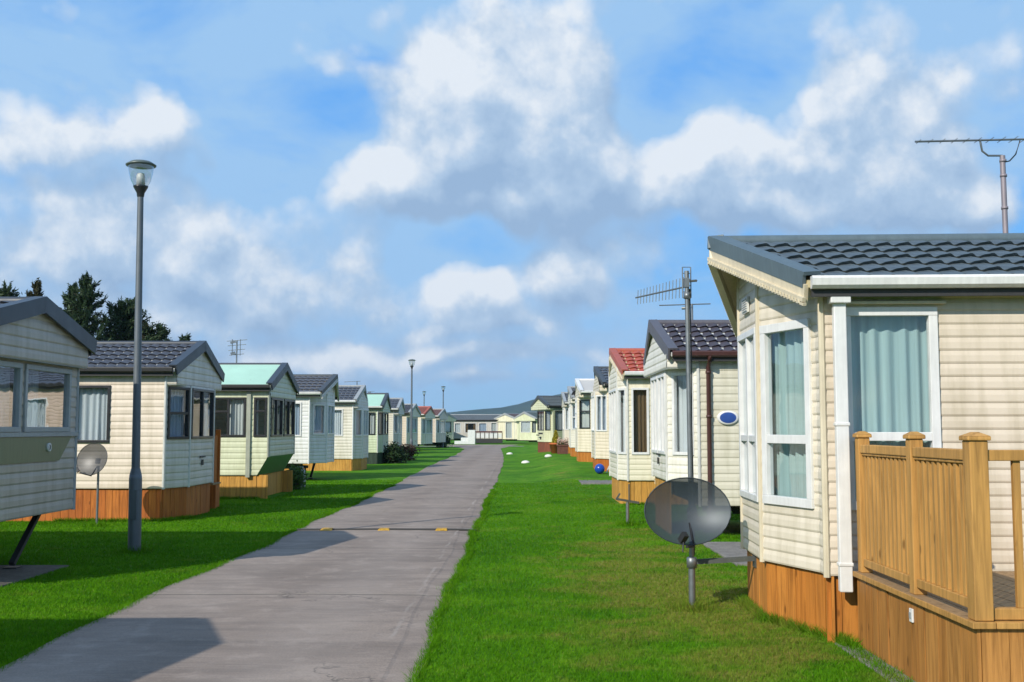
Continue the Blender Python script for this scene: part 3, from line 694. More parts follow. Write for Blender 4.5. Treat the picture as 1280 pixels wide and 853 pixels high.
# ---------------------------------------------------------------- aerials and dishes
def yagi(mb, a, b, ed, k, l0, l1, r=.004, rb=.009):
    a = Vector(a); b = Vector(b); ed = Vector(ed).normalized(); mb.tube([a, b], rb, 6)
    for i in range(k):
        f = (i+.3)/k; p = a+(b-a)*f; l = l0+(l1-l0)*f; mb.tube([p-ed*l/2, p+ed*l/2], r, 5)
def dish_mesh(w, h, depth=.09, k=8, n=36):
    mb = MB(); vs = []; fs = []
    for sft, s in ((0, 1), (-.006, 1)):
        o = len(vs)
        for i in range(k+1):
            r = i/k
            for j in range(n):
                a = 2*math.pi*j/n; vs.append((r*w/2*math.cos(a), depth*(1-r*r)+(-sft), r*h/2*math.sin(a)))
        for i in range(k):
            for j in range(n): fs.append((o+i*n+j, o+i*n+(j+1)%n, o+(i+1)*n+(j+1)%n, o+(i+1)*n+j))
        break
    mb.add(vs, fs, True)
    rim = [(w/2*math.cos(2*math.pi*j/n), 0, h/2*math.sin(2*math.pi*j/n)) for j in range(n+1)]
    mb.tube(rim, .006, 6, False)
    return mb
am = thing('aerial_mast', 'galvanised mast carrying a comb aerial and a big smoked mesh dish, in the right-hand grass', 'aerial', (1.64, 10.37, 0))
p = MB(); p.tube([(0,0,-.1),(0,0,.47)], .032, 12); p.tube([(0,0,.46),(-.012,0,3.22)], .022, 12); p.lathe([(.03,-.05),(.048,-.05),(.048,.04),(.03,.05)], (0,0,.44), 12)
p.lathe([(.022,0),(.034,0),(.034,.06),(.022,.06)], (-.01,0,2.95), 10); p.build('pole', GALV, am)
p = MB(); p.beam((.03,.0,.42),(.62,-.05,.46),.035,.035); p.beam((.03,.0,.455),(.62,-.05,.495),.012,.012); p.box(.58,.62,-.1,.03,.4,.55); p.build('stay_bracket', m_plain('weathered_steel', (.10,.11,.10), .6, .4), am)
ds = dish_mesh(.80,.63).build('dish', m_mesh((.032,.044,.054), .12), am); ds.location = (-.055,-.14,.93); ds.rotation_euler = (R(-14),0,R(-6))
q = MB(); q.tube([(.02,.09,-.1),(.05,.0,-.33),(-.02,-.10,-.345)], .013, 8); q.beam((-.06,-.1,-.32),(-.02,-.16,-.26),.05,.06); q.tube([(-.05,-.11,-.31),(-.06,-.13,-.40)], .008, 6); q.build('receiver', BLACKP, ds)
q = MB(); q.box(-.0,.07,.095,.13,-.05,.05); q.tube([(.04,.115,0),(.04,.14,-.3)], .018, 8); q.build('dish_mount', DARK, ds)
p = MB(); yagi(p, (-.03,.05,3.07), (-.38,1.15,3.10), (.05,.02,1), 15, .2, .15); p.build('comb_aerial', GALV, am)
p = MB()
for x in (-.05,.03): p.tube([(x,.02,2.96),(x,.02,3.26)], .006, 6)
for z in (2.96,3.02,3.08,3.14,3.20,3.26): p.tube([(-.05,.02,z),(.03,.02,z)], .004, 5)
p.box(-.035,.01,-.03,.05,3.06,3.15); p.tube([(0,0,3.12),(.09,.03,3.13)], .012, 8); p.tube([(0,0,2.86),(-.06,.02,2.86)], .014, 8); p.build('reflector', GALV, am)
p = MB(); p.tube([(.02,.03,3.05),(.028,.028,2.4),(.024,.03,1.7),(.03,.028,1.0),(.03,.03,.5)], .006, 6); p.build('cable', BLACKP, am)

ra = thing('roof_aerial', 'thin boom aerial on a banded mast rising behind the near right caravan roof', 'aerial', (5.5, 12.05, 0))
p = MB(); p.tube([(0,0,-.1),(-.02,0,4.78)], .03, 12)
for z in (3.75,4.18,4.55,4.72): p.lathe([(.03,-.015),(.038,-.015),(.038,.015),(.03,.015)], (-.016,0,z), 12)
p.build('mast', m_plain('pinkish_grey_pole', (.30,.26,.28), .5, .3), ra)
p = MB(); yagi(p, (-1.02,-.05,4.93), (.5,.06,4.99), (.05,1,0), 11, .16, .3, .004, .012); p.tube([(-.02,0,4.78),(-.18,0,4.78),(-.25,-.01,4.83),(-.27,-.01,4.95)], .012, 8); p.build('boom', GALV, ra)
p = MB(); p.tube([(-.02,0,4.70),(.06,0,4.72),(.14,.02,4.80),(.2,.03,4.96)], .008, 6); p.build('cable', BLACKP, ra)

def roof_aerial(label, x, y, zt, zb_, boom, stacked=False):
    o = thing('roof_aerial', label, 'aerial', (x, y, 0), 0)
    p = MB(); p.tube([(0,0,zb_),(0,0,zt)], .02, 8); p.build('mast', GALV, o)
    p = MB()
    if stacked:
        for z in (.0,.13,.26,.39): p.tube([(-.28+z*.2,0,zt-z-.02),(.28-z*.2,0,zt-z+.02)], .009, 5)
        p.tube([(-.12,-.02,zt+.03),(-.12,-.02,zt-.4)], .012, 5); p.tube([(.1,-.02,zt+.03),(.1,-.02,zt-.42)], .01, 5); p.beam((-.16,-.04,zt-.1),(-.02,-.02,zt-.06),.05,.06); p.beam((-.14,-.04,zt-.42),(-.02,-.02,zt-.38),.05,.08)
    else: yagi(p, (boom[0],0,zt-.03), (boom[1],0,zt), (0.1,1,.1), 9, .2, .35, .006, .012)
    p.build('boom', GALV, o); return o
roof_aerial('dark boom aerial above the purple-brown tiled roof', 3.28, 20.3, 4.05, 3.0, (-.62,.35))
roof_aerial('stacked rake aerial above the mint-roofed green caravan', -7.75, 29.6, 4.12, 2.7, None, True)
roof_aerial('faint boom aerial above the blue-grey roof in the left row', -7.0, 46.8, 3.75, 2.7, (-.55,.15))
roof_aerial('small aerial above the far beige roofs of the left row', -10.4, 76, 4.3, 2.6, None, True)
# small dark dish on the grey roof in the right row
o = thing('roof_dish', 'small dark satellite dish on the grey roof in the right row', 'satellite dish', (2.9, 54.1, 3.35)); 
dish_mesh(.5,.5,.07).build('dish', DARK, o); p = MB(); p.tube([(0,.05,0),(0,.1,-.35)], .02, 6); p.build('bracket', DARK, o)

sd = thing('satellite_dish', 'round grey mesh dish on a thin pole in front of the orange skirted caravan', 'satellite dish', (-7.36, 19.0, 0))
p = MB(); p.tube([(0,0,-.1),(0,0,1.05)], .02, 10); p.build('pole', GALV, sd)
ds = dish_mesh(.6,.57,.07).build('dish', m_mesh((.045,.047,.05), .15), sd); ds.location = (-.08,-.1,1.17); ds.rotation_euler = (R(-14),0,R(-14))
q = MB(); q.tube([(.08,.07,-.12),(.06,-.02,-.3),(-.1,-.14,-.27)], .012, 6); q.beam((-.14,-.14,-.27),(-.2,-.16,-.2),.05,.05); q.build('receiver', BLACKP, ds)
q = MB(); q.box(.02,.10,.075,.11,-.06,.03); q.build('dish_mount', DARK, ds)
sb = thing('short_post', 'short grey post with a broken bracket arm in the right-hand grass before the red-roofed caravan', 'post', (1.93, 19.3, 0))
p = MB(); p.tube([(0,0,-.1),(0,0,.4)], .03, 8); p.build('post', GALV, sb)
p = MB(); p.beam((-.2,-.02,.44),(.2,.03,.37),.06,.04); p.beam((-.19,-.02,.44),(-.12,-.02,.55),.03,.03); p.tube([(.03,0,.4),(.03,.0,.72)], .015, 6); p.build('bracket', m_plain('weathered_steel', (.10,.11,.10), .6, .4), sb)
for nm, lb, mt, xx, yy, hh in (('gas_bottle','grey gas bottle standing between the mint-roofed and the raised white caravan',m_plain('grey_paint', (.38,.38,.37), .45),-6.35,31.6,.6),):
    o = thing(nm, lb, 'gas bottle', (xx, yy, 0)); p = MB(); p.lathe([(.0,0),(.15,0),(.16,.03),(.16,hh*.72),(.13,hh*.84),(.05,hh*.9),(.05,hh*.93)], n=18); p.build('body', mt, o)
    p = MB(); p.lathe([(.09,hh*.86),(.095,hh*.86),(.095,hh),(.09,hh)], n=16); p.tube([(0,0,hh*.9),(0,0,hh*1.0)], .02, 8); p.build('valve', GALV, o)

# ---------------------------------------------------------------- small things on the right verge
def put(x, y, dz=0): return (x, y, terr(x, y)+dz)
bl = MB(); bl.lathe([(.001,0)]+[(.17*math.sin(a), .17-.17*math.cos(a)) for a in [math.pi*i/14 for i in range(1,14)]]+[(.001,.34)], n=24)
o = bl.build('ball', m_plain('blue_vinyl', (.012,.07,.42), .25, var=.2), None); o.location = put(2.72,36.4); tag(o, 'shiny blue ball on the grass by the pinkish caravan', 'ball')
st = thing('folded_stool', 'small pale folded stool leaning beside the blue ball', 'stool', put(3.12,36.6))
p = MB(); p.beam((-.15,0,.02),(.05,.12,.42),.03,.03); p.beam((.12,0,.02),(.3,.12,.40),.03,.03); p.beam((-.1,.03,.15),(.16,.03,.15),.025,.025); p.build('legs', OFFW, st)
p = MB(); p.beam((.02,.11,.40),(.32,.11,.38),.12,.03); p.build('seat', OFFW, st)
CONC = m_plain('concrete', (.25,.235,.215), .9, var=.25, scale=5, spec=.2)
sb_ = MB(); sb_.box(1.85,3.4,31.9,34.2,.03,.115); o = sb_.build('concrete_slab', CONC, None, bevel=.01); tag(o, 'bare concrete slab set in the grass past the red-roofed caravan', 'slab')
sb_ = MB(); sb_.box(2.7,5.5,13.6,16.2,-.05,.03); o = sb_.build('concrete_slab', CONC, None, bevel=.01); tag(o, 'concrete slab showing behind the big mesh dish', 'slab')
sb_ = MB(); sb_.box(-8.5,-5.55,11.7,13.5,-.05,.02); o = sb_.build('concrete_slab', m_plain('shade_dark_concrete', (.15,.135,.11), .9, var=.3, scale=5, spec=.2), None, bevel=.01); tag(o, 'shaded concrete slab under the front of the raised grey-beige caravan', 'slab')  # concrete colour darkened to carry the shade under the caravan
sb_ = MB(); sb_.box(2.5,7.2,5.2,8.74,-.05,.012); o = sb_.build('concrete_slab', CONC, None, bevel=.01); tag(o, 'pale concrete footing along the base of the timber deck', 'slab')
WST = m_plain('whitewashed_stone', (.74,.73,.70), .8)
for i, (x, y, s, lb) in enumerate(((-.62,72,.2,'whitewashed stone by the road bend, farthest of the white stones'), (.33,53.5,.18,'flat whitewashed stone in mid grass, lowest of the white stones'), (1.55,56,.2,'whitewashed stone nearest the terracotta pot'))):
    bm = bmesh.new(); bmesh.ops.create_icosphere(bm, subdivisions=3, radius=s)
    for v in bm.verts:
        k = 1+.16*math.sin(v.co.x*9+i)+.12*math.sin(v.co.y*11+i*2); v.co = Vector((v.co.x*k*1.05, v.co.y*k*.8, max(-.05, v.co.z*.5*k)))
    me = bpy.data.meshes.new('white_stone'); bm.to_mesh(me); bm.free(); me.materials.append(WST)
    for pl in me.polygons: pl.use_smooth = True
    o = bpy.data.objects.new('white_stone', me); COL.objects.link(o); o.location = put(x, y, .02); tag(o, lb, 'stone', 'white stones in the grass')

# leaf material and foliage helper
def m_leaf(name, a, b, tr=.3):
    m, t, out = newmat(name); ri = t.n('ShaderNodeNewGeometry').outputs['Random Per Island']; v = obj_coord(t)
    n = t.noise(v, 1.3, 3); f = t.math('ADD', t.math('MULTIPLY', ri, .7), t.math('MULTIPLY', n.outputs[0], .5))
    col = t.ramp(f, [(.15, a), (.95, b)])
    d = t.n('ShaderNodeBsdfPrincipled'); d.inputs['Roughness'].default_value = .6; d.inputs['Specular IOR Level'].default_value = .25; t.l(col, d.inputs['Base Color'])
    tl = t.n('ShaderNodeBsdfTranslucent'); t.l(col, tl.inputs[0]); mx = t.n('ShaderNodeMixShader'); mx.inputs[0].default_value = tr
    t.l(d.outputs[0], mx.inputs[1]); t.l(tl.outputs[0], mx.inputs[2]); t.l(mx.outputs[0], out.inputs[0]); return m
def leaves(pts, size, mat, name, parent, elong=2.0, seed=1, sd=None):
    rng = np.random.default_rng(seed); k = len(pts); pts = np.asarray(pts)
    d = rng.normal(size=(k,3)); 
    if sd is not None: d = d*.6+np.asarray(sd)
    d /= np.linalg.norm(d, axis=1)[:,None]; e = np.cross(d, rng.normal(size=(k,3))); e /= np.linalg.norm(e, axis=1)[:,None]
    s = size*rng.uniform(.6,1.4,(k,1))
    V = np.stack([pts-d*s*elong*.5, pts+e*s*.5, pts+d*s*elong*.5, pts-e*s*.5], 1).reshape(-1,3)
    me = bpy.data.meshes.new(name); me.vertices.add(4*k); me.vertices.foreach_set('co', V.ravel())
    me.loops.add(4*k); me.loops.foreach_set('vertex_index', np.arange(4*k)); me.polygons.add(k)
    me.polygons.foreach_set('loop_start', np.arange(0,4*k,4)); me.update(calc_edges=True); me.materials.append(mat)
    o = bpy.data.objects.new(name, me); COL.objects.link(o); o.parent = parent; return o
BARK = m_plain('bark', (.09,.065,.045), .9, var=.3, scale=20)
LF_DARK = m_leaf('dark_leaf', (.012,.03,.01), (.05,.09,.03)); LF_BROWN = m_leaf('bronze_leaf', (.035,.018,.012), (.11,.06,.035)); LF_YEL = m_leaf('golden_leaf', (.25,.24,.02), (.5,.42,.05)); LF_MID = m_leaf('mid_leaf', (.03,.08,.015), (.09,.16,.03)); LF_PINK = m_leaf('pink_petal', (.5,.25,.22), (.75,.6,.5))
def shrub(label, loc, rx, ry, h, mat, k=2600, leaf=.06, seed=3, cat='shrub'):
    o = thing('shrub', label, cat, loc); rng = np.random.default_rng(seed)
    c = rng.normal(size=(22,3))*np.array([rx*.42,ry*.42,h*.2])+np.array([0,0,h*.52]); idx = rng.integers(0,22,k)
    pts = c[idx]+rng.normal(size=(k,3))*np.array([rx*.24,ry*.24,h*.15]); pts[:,2] = np.clip(pts[:,2], .02, None)
    leaves(pts, leaf, mat, 'foliage', o, 1.8, seed)
    p = MB()
    for i in range(7): p.tube([(0,0,-.05),tuple(c[i]*.6),tuple(c[i])], [.025,.018,.008], 6)
    p.build('stems', BARK, o); return o
shrub('rounded dark green shrub in front of the small mint-roofed caravan', (-6.05,53.2,0), .58,.6,.95, LF_DARK, 3200, .06, 5)
shrub('low bronze-leaved shrub beside the dark green one, by the second lamp', (-6.25,58.2,0), .75,.7,.75, LF_BROWN, 3200, .06, 6)
shrub('small green shrub at the yellow skirting of the mint-roofed green caravan', (-6.2,30.4,0), .35,.4,.7, LF_MID, 1500, .05, 7)
shrub('dark bush at the foot of the third lamp post', (-7.0,98.5,0), .6,.6,1.1, LF_DARK, 1200, .1, 8)
shrub('low dark bush left of the far white steps', (-8.6,108,0), 1.2,.5,.5, LF_DARK, 1200, .1, 9)
pt = thing('plant_pot', 'terracotta pot with a golden conifer beside the brick-based green caravan', 'plant pot', put(2.15,62.4))
p = MB(); p.lathe([(0,0),(.26,0),(.36,.5),(.4,.5),(.4,.6),(.34,.6),(.32,.52),(0,.5)], n=20); p.build('pot', m_plain('terracotta', (.48,.12,.03), .7), pt)
rng = np.random.default_rng(4); k = 1600; zz = rng.uniform(0,1,k); an = rng.uniform(0,6.28,k); rr = (.26*(1-zz)+.03)*np.sqrt(rng.uniform(.2,1,k))
leaves(np.stack([rr*np.cos(an),rr*np.sin(an),.55+zz*.75],1), .05, LF_YEL, 'foliage', pt, 2.2, 4)
pt = thing('flower_trough', 'dark brick flower trough of pinkish blooms next to the terracotta pot', 'planter', put(2.47,60.6))
p = MB(); p.box(-.3,.3,-.25,.25,0,.5); p.box(-.33,.33,-.28,.28,.42,.52); p.build('trough', m_plain('dark_brick', (.16,.06,.04), .85, var=.3, scale=18), pt, bevel=.01)
leaves(np.stack([rng.uniform(-.3,.3,900),rng.uniform(-.25,.25,900),.52+np.abs(rng.normal(0,.14,900))],1), .05, LF_PINK, 'blooms', pt, 1.3, 8)
leaves(np.stack([rng.uniform(-.3,.3,600),rng.uniform(-.25,.25,600),.50+np.abs(rng.normal(0,.08,600))],1), .06, LF_MID, 'foliage', pt, 1.6, 9)

# white steps and veranda at the far end
vs = thing('white_steps', 'white boxed steps in front of the far side-on caravan', 'steps', (-5.3,119,0))
p = MB(); p.box(-.25,.55,-.4,.6,0,1.55); p.build('riser_box', WHITE, vs, bevel=.02); p = MB(); p.box(-1.7,-.26,-.3,.5,0,.35); p.box(-1.0,-.26,-.2,.4,.35,.72); p.build('tread', WHITE, vs, bevel=.02)
ve = thing('veranda', 'low dark veranda with white panels before the far side-on caravan', 'veranda', (-2.2,121.5,0))
p = MB(); p.box(-2.6,.4,0,1.6,.1,.55); p.build('deck_base', DARK, ve); p = MB(); p.box(-2.6,.4,-.02,.05,1.25,1.42); p.build('handrail', m_plain('dark_red_paint', (.10,.035,.03), .5), ve)
p = MB()
for i in range(6): p.box(-2.5+i*.49,-2.5+i*.49+.36,0,.03,.68,1.16)
p.build('panels', WHITE, ve)
for i in range(7):
    p = MB(); x = -2.6+i*.49; p.box(x,x+.08,-.03,.05,.55,1.25); p.build('post', DARK, ve)

# ---------------------------------------------------------------- conifers
NEEDLE = m_leaf('needle_spray', (.013,.030,.014), (.055,.092,.036), .25)
NEEDLE2 = m_leaf('brownish_needle_spray', (.02,.026,.011), (.085,.075,.03), .2)
def conifer(label, x, y, h, rad, seed, mat=NEEDLE, lean=0):
    o = thing('conifer_tree', label, 'tree', (x, y, 0), 0, 'conifers behind the left row'); rng = np.random.default_rng(seed)
    tr = MB(); tr.tube([(0,0,-.2),(lean*.3,0,h*.5),(lean,0,h)], [.2,.11,.012], 8); tr.build('trunk', BARK, o)
    pts = []; dirs = []; br = MB(); z = h*.12
    while z < h*.985:
        f = 1-z/h; nb = rng.integers(4,8)
        for _ in range(nb):
            a = rng.uniform(0,6.283); l = rad*1.5*f*rng.uniform(.35,1.2)+.10; zz = z+rng.uniform(-.15,.15); up = rng.uniform(.0,.75)
            b0 = np.array([lean*zz/h,0,zz]); dv = np.array([math.cos(a),math.sin(a),up]); b1 = b0+dv*l
            br.tube([tuple(b0),tuple(b1)], [.025,.006], 4, False)
            k = int(20+95*l)
            s = rng.uniform(.12,1.08,k)[:,None]; side = np.array([-math.sin(a),math.cos(a),0])
            w = rng.normal(0,.17,k)[:,None]*(1.15-s)*max(.5,l)
            pts.append(b0+dv*l*s+side*w+np.array([0,0,1])*(rng.normal(-.02,.07,k)[:,None]+.12*s*s)); dirs.append(np.repeat((dv*.7+np.array([0,0,.35]))[None],k,0))
        z += rng.uniform(.2,.36)*(.45+f)
    k = 60; s = rng.uniform(.9,1.0,k)[:,None]; pts.append(np.array([lean,0,h])*s+rng.normal(0,.035,(k,3))); dirs.append(np.repeat(np.array([[0,0,1.]]),k,0))
    leaves(np.concatenate(pts), .046, mat, 'crown', o, 4.6, seed, np.concatenate(dirs))
    br.build('branches', BARK, o); return o
TR = [('dense dark conifer at the left picture edge, behind the nearest roof',-21.6,45,7.6,2.6,1,NEEDLE,0), ('slender brownish conifer top over the nearest left roof',-20.3,45,7.75,1.5,2,NEEDLE2,0),
      ('dark conifer just right of the nearest gable peak',-18.75,45,7.7,1.5,3,NEEDLE,0), ('tallest conifer, with a spiky dark crown, in the middle of the clump',-18.0,44.4,7.95,2.3,4,NEEDLE,.1),
      ('bushy leaning conifer crowded against the tallest one',-17.15,45.5,7.0,2.4,5,NEEDLE,.35), ('narrow dark green conifer left of the lamp pole',-16.55,46,7.15,1.7,6,NEEDLE,0),
      ('squat brownish conifer directly behind the lamp pole',-15.9,46,6.1,1.6,9,NEEDLE2,0), ('low conifer tip right of the lamp pole, above the tiled roof',-15.3,46,6.1,1.3,7,NEEDLE,0), ('smallest conifer tip, at the right end of the clump',-14.6,46.5,5.6,1.2,8,NEEDLE,.2)]
for a in TR: conifer(a[0],a[1],a[2],a[3]+.05,a[4]*1.15,*a[5:])

# ---------------------------------------------------------------- ground, road
def lawn_color(t, v):
    sx = t.n('ShaderNodeSeparateXYZ'); t.l(v, sx.inputs[0])
    big = t.noise(v, .35, 4, .55, .5); mid = t.noise(v, 1.7, 5, .6, .8); fine = t.noise(v, 14, 4, .65)
    f = t.math('ADD', t.math('MULTIPLY', big.outputs[0], .5), t.math('MULTIPLY', mid.outputs[0], .5))
    col = t.ramp(f, [(.39, LAWN[0]), (.51, LAWN[1]), (.63, LAWN[2])])
    # worn yellow-brown thatch, mostly on the trodden side near the caravans on the right
    wx = t.math('SUBTRACT', 1, t.math('DIVIDE', t.math('ABSOLUTE', t.math('SUBTRACT', sx.outputs[0], 1.55)), 1.7), clamp=True)
    wy = t.math('SUBTRACT', 1, t.math('DIVIDE', t.math('ABSOLUTE', t.math('SUBTRACT', sx.outputs[1], 11.5)), 9), clamp=True)
    w = t.math('MULTIPLY', wx, t.math('ADD', wy, .25))
    thn = t.noise(t.mapv(v, (1.0, 1.5, 1)), 1.15, 5, .62, .6)
    th = t.math('ADD', t.math('MULTIPLY', w, .32), thn.outputs[0])
    col = t.mix(t.ramp(th, [(.60, 0.), (.80, .85)]), col, LAWN[3])
    st = t.math('SINE', t.math('MULTIPLY', sx.outputs[0], 5.2))
    col = t.mix(t.math('MULTIPLY_ADD', st, .05, .05), col, LAWN[2])
    col = t.mix(t.math('MULTIPLY', t.ramp(fine.outputs[0], [(.38, 1.), (.58, 0.)]), .62), col, dk(LAWN[0], .55))
    return col, fine
LAWN = [(.040,.150,.004), (.078,.235,.006), (.14,.31,.012), (.30,.23,.06)]
m, t, out = newmat('lawn_ground'); b = princ(t, out, .9, 0, .1); v = obj_coord(t); c, fine = lawn_color(t, v); t.l(c, b.inputs['Base Color'])
bump(t, b, t.noise(v, 45, 4, .7).outputs[0], .8, .03); LAWNM = m
xs = sorted({-3200,-2200,-1200,-400,-150,-60,-30,-15,-8,-6,-4.5,*[round(-3.7+.5*i,2) for i in range(25)],10,14,20,40,90,200,500,1500,2400,3200})
ys = sorted({-200,-60,-20,-5,0,3,*[5+i*1.0 for i in range(100)],110,120,135,160,220,350,600,1000,1800,2500,3200})
V = [(x, y, terr(x, y)) for y in ys for x in xs]; nx = len(xs)
F = [(j*nx+i, j*nx+i+1, (j+1)*nx+i+1, (j+1)*nx+i) for j in range(len(ys)-1) for i in range(nx-1)]
g = MB(); g.add(V, F, True); o = g.build('ground', LAWNM); o['kind'] = 'structure'

# grass blades
def blades(n, xr_, y0, y1, pw, h0, h1, seed, keep):
    rng = np.random.default_rng(seed); uu = rng.uniform(0,1,n)
    y = 1/((1-uu)/y0+uu/y1) if pw == 2 else y0+(y1-y0)*uu
    x = rng.uniform(xr_[0], xr_[1], n); k = keep(x, y); return x[k], y[k], rng.uniform(h0, h1, k.sum())
def inrect(x, y, x0, x1, y0, y1): return (x > x0) & (x < x1) & (y > y0) & (y < y1)
def edge_l(y): return -3.70-.05*np.sin(y*.7)-.03*np.sin(y*2.3)
def edge_r(y): return -.71+.03*np.sin(y*.9+1)+.02*np.sin(y*3.1)
def keepR(x, y):
    k = x > edge_r(y)-.02
    k &= ~((x > 2.58) & (y > 8.7) & (y < 12)) & ~((x > 2.62) & (y <= 8.8))
    bayx = 2.22+np.clip(np.abs(y-10.275)-.525,0,.8)/.8*.33; k &= ~((y > 8.95) & (y < 11.6) & (x > bayx+.03)); k &= ~inrect(x,y,2.5,9,16.9,20.2) & ~inrect(x,y,2.2,9,24.4,27.6) & ~inrect(x,y,2.7,5.5,13.6,16.2); return k
def keepL(x, y): return (x < edge_l(y)+.02) & ~inrect(x,y,-9,-5.55,11.7,13.5) & ~inrect(x,y,-20,-6.5,20,23.05) & ~inrect(x,y,-20,-6.1,26.4,29.5)
parts = [blades(330000,(-.8,5.0),5.6,34,2,.018,.042,1,keepR), blades(330000,(-9.5,-3.6),7.6,36,2,.018,.042,2,keepL)]
rng = np.random.default_rng(11)
# taller unmown fringe at the road edges, skirts and pole feet
ty = rng.uniform(5.6,30,16000); parts.append((edge_r(ty)+rng.normal(.0,.025,16000), ty, rng.uniform(.03,.07,16000)))
ty = rng.uniform(7,32,16000); parts.append((edge_l(ty)+rng.normal(.0,.03,16000), ty, rng.uniform(.03,.075,16000)))
def along(p, q, k, h, s=.03):
    f = rng.uniform(0,1,k); return (p[0]+(q[0]-p[0])*f+rng.normal(0,s,k), p[1]+(q[1]-p[1])*f+rng.normal(0,s,k), rng.uniform(h*.4,h,k))
parts += [along((2.2,9.75),(2.2,10.8),1500,.11), along((2.53,8.95),(2.2,9.75),1500,.12), along((2.6,8.55),(2.53,8.95),700,.12), along((2.55,6.6),(2.6,8.6),1500,.07,.05),
          along((-8.5,19.92),(-6.5,19.95),1500,.1), along((-6.5,19.95),(-6.2,20.7),700,.1), along((-8.4,26.3),(-6.3,26.35),1500,.09), along((2.4,24.35),(3,24.35),500,.09), along((2.78,16.95),(4.5,16.95),900,.1)]
for cx, cy, kk, rr in ((1.64,10.37,900,.10),(-5.32,15.11,600,.13),(1.93,19.3,500,.13),(-7.36,19.0,400,.1)):
    a = rng.uniform(0,6.28,kk); r_ = np.abs(rng.normal(0,rr,kk))+.03; parts.append((cx+r_*np.cos(a), cy+r_*np.sin(a), rng.uniform(.03,.12,kk)))
X = np.concatenate([p[0] for p in parts]); Yb = np.concatenate([p[1] for p in parts]); Hh = np.concatenate([p[2] for p in parts])
k = len(X); sx_ = np.clip((Yb-27)/16,0,1); Zb = .30*(sx_*sx_*(3-2*sx_))*np.clip((X-.2)/1.8,0,1)**2*(3-2*np.clip((X-.2)/1.8,0,1))
an = rng.uniform(0,6.283,k); wd = rng.uniform(.0022,.0042,k)*(1+np.clip(Yb-8,0,30)*.09); bn = rng.normal(0,.55,(k,2))*Hh[:,None]
base = np.stack([X,Yb,Zb-.004],1); dx = np.stack([np.cos(an)*wd,np.sin(an)*wd,np.zeros(k)],1); tip = base+np.stack([bn[:,0],bn[:,1],Hh],1)
VV = np.stack([base-dx,base+dx,tip],1).reshape(-1,3)
me = bpy.data.meshes.new('grass'); me.vertices.add(3*k); me.vertices.foreach_set('co', VV.astype(np.float32).ravel()); me.loops.add(3*k); me.loops.foreach_set('vertex_index', np.arange(3*k, dtype=np.int32)); me.polygons.add(k); me.polygons.foreach_set('loop_start', np.arange(0,3*k,3,dtype=np.int32)); me.update(calc_edges=True)
m, t, out = newmat('grass_blade'); v = obj_coord(t); c, _ = lawn_color(t, v); ri = t.n('ShaderNodeNewGeometry').outputs['Random Per Island']
c = t.mix(t.ramp(ri, [(0., 0.), (1., .65)]), c, (.13,.33,.012)); c = t.mix(t.ramp(ri, [(.94, 0.), (.99, .5)]), c, (.26,.22,.08))
d = t.n('ShaderNodeBsdfDiffuse'); tl = t.n('ShaderNodeBsdfTranslucent'); t.l(c, d.inputs[0]); t.l(c, tl.inputs[0]); mx = t.n('ShaderNodeMixShader'); mx.inputs[0].default_value = .35
t.l(d.outputs[0], mx.inputs[1]); t.l(tl.outputs[0], mx.inputs[2]); t.l(mx.outputs[0], out.inputs[0]); me.materials.append(m)
o = bpy.data.objects.new('grass', me); COL.objects.link(o); o['kind'] = 'stuff'; o['label'] = 'short mown green grass on both verges of the road'

# road: a worn concrete lane
m, t, out = newmat('worn_concrete'); b = princ(t, out, .88, 0, .2); v = obj_coord(t); sx = t.n('ShaderNodeSeparateXYZ'); t.l(v, sx.inputs[0])
brush = t.noise(t.mapv(v, (.7, 16, 1)), 3.2, 7, .75); stain = t.noise(v, .55, 6, .6, .6); streak = t.noise(t.mapv(v, (.35, 3.2, 1)), 1.1, 5, .65); grit = t.noise(v, 70, 5, .75); blot = t.noise(v, 2.6, 7, .7, .4)
col = t.ramp(stain.outputs[0], [(.3, (.20,.155,.124)), (.5, (.29,.228,.185)), (.72, (.38,.30,.24))])
col = t.mix(t.ramp(streak.outputs[0], [(.36, .5), (.54, 0.)]), col, (.16,.127,.105))
col = t.mix(t.ramp(brush.outputs[0], [(.5, 0.), (.75, .55)]), col, (.42,.365,.315))
col = t.mix(t.ramp(brush.outputs[0], [(.30, .45), (.44, 0.)]), col, (.15,.12,.10))
col = t.mix(t.math('MULTIPLY', t.ramp(grit.outputs[0], [(.4, 1.), (.62, 0.)]), .4), col, (.085,.078,.072))
col = t.mix(t.ramp(blot.outputs[0], [(.52, 0.), (.70, .5)]), col, (.40,.33,.275)); col = t.mix(t.ramp(blot.outputs[0], [(.28, .55), (.45, 0.)]), col, (.17,.135,.11))
# wheel-worn bands
wb = t.math('SINE', t.math('MULTIPLY_ADD', sx.outputs[0], 4.1, 2.2)); col = t.mix(t.math('MULTIPLY_ADD', wb, .09, .09), col, (.36,.31,.27))
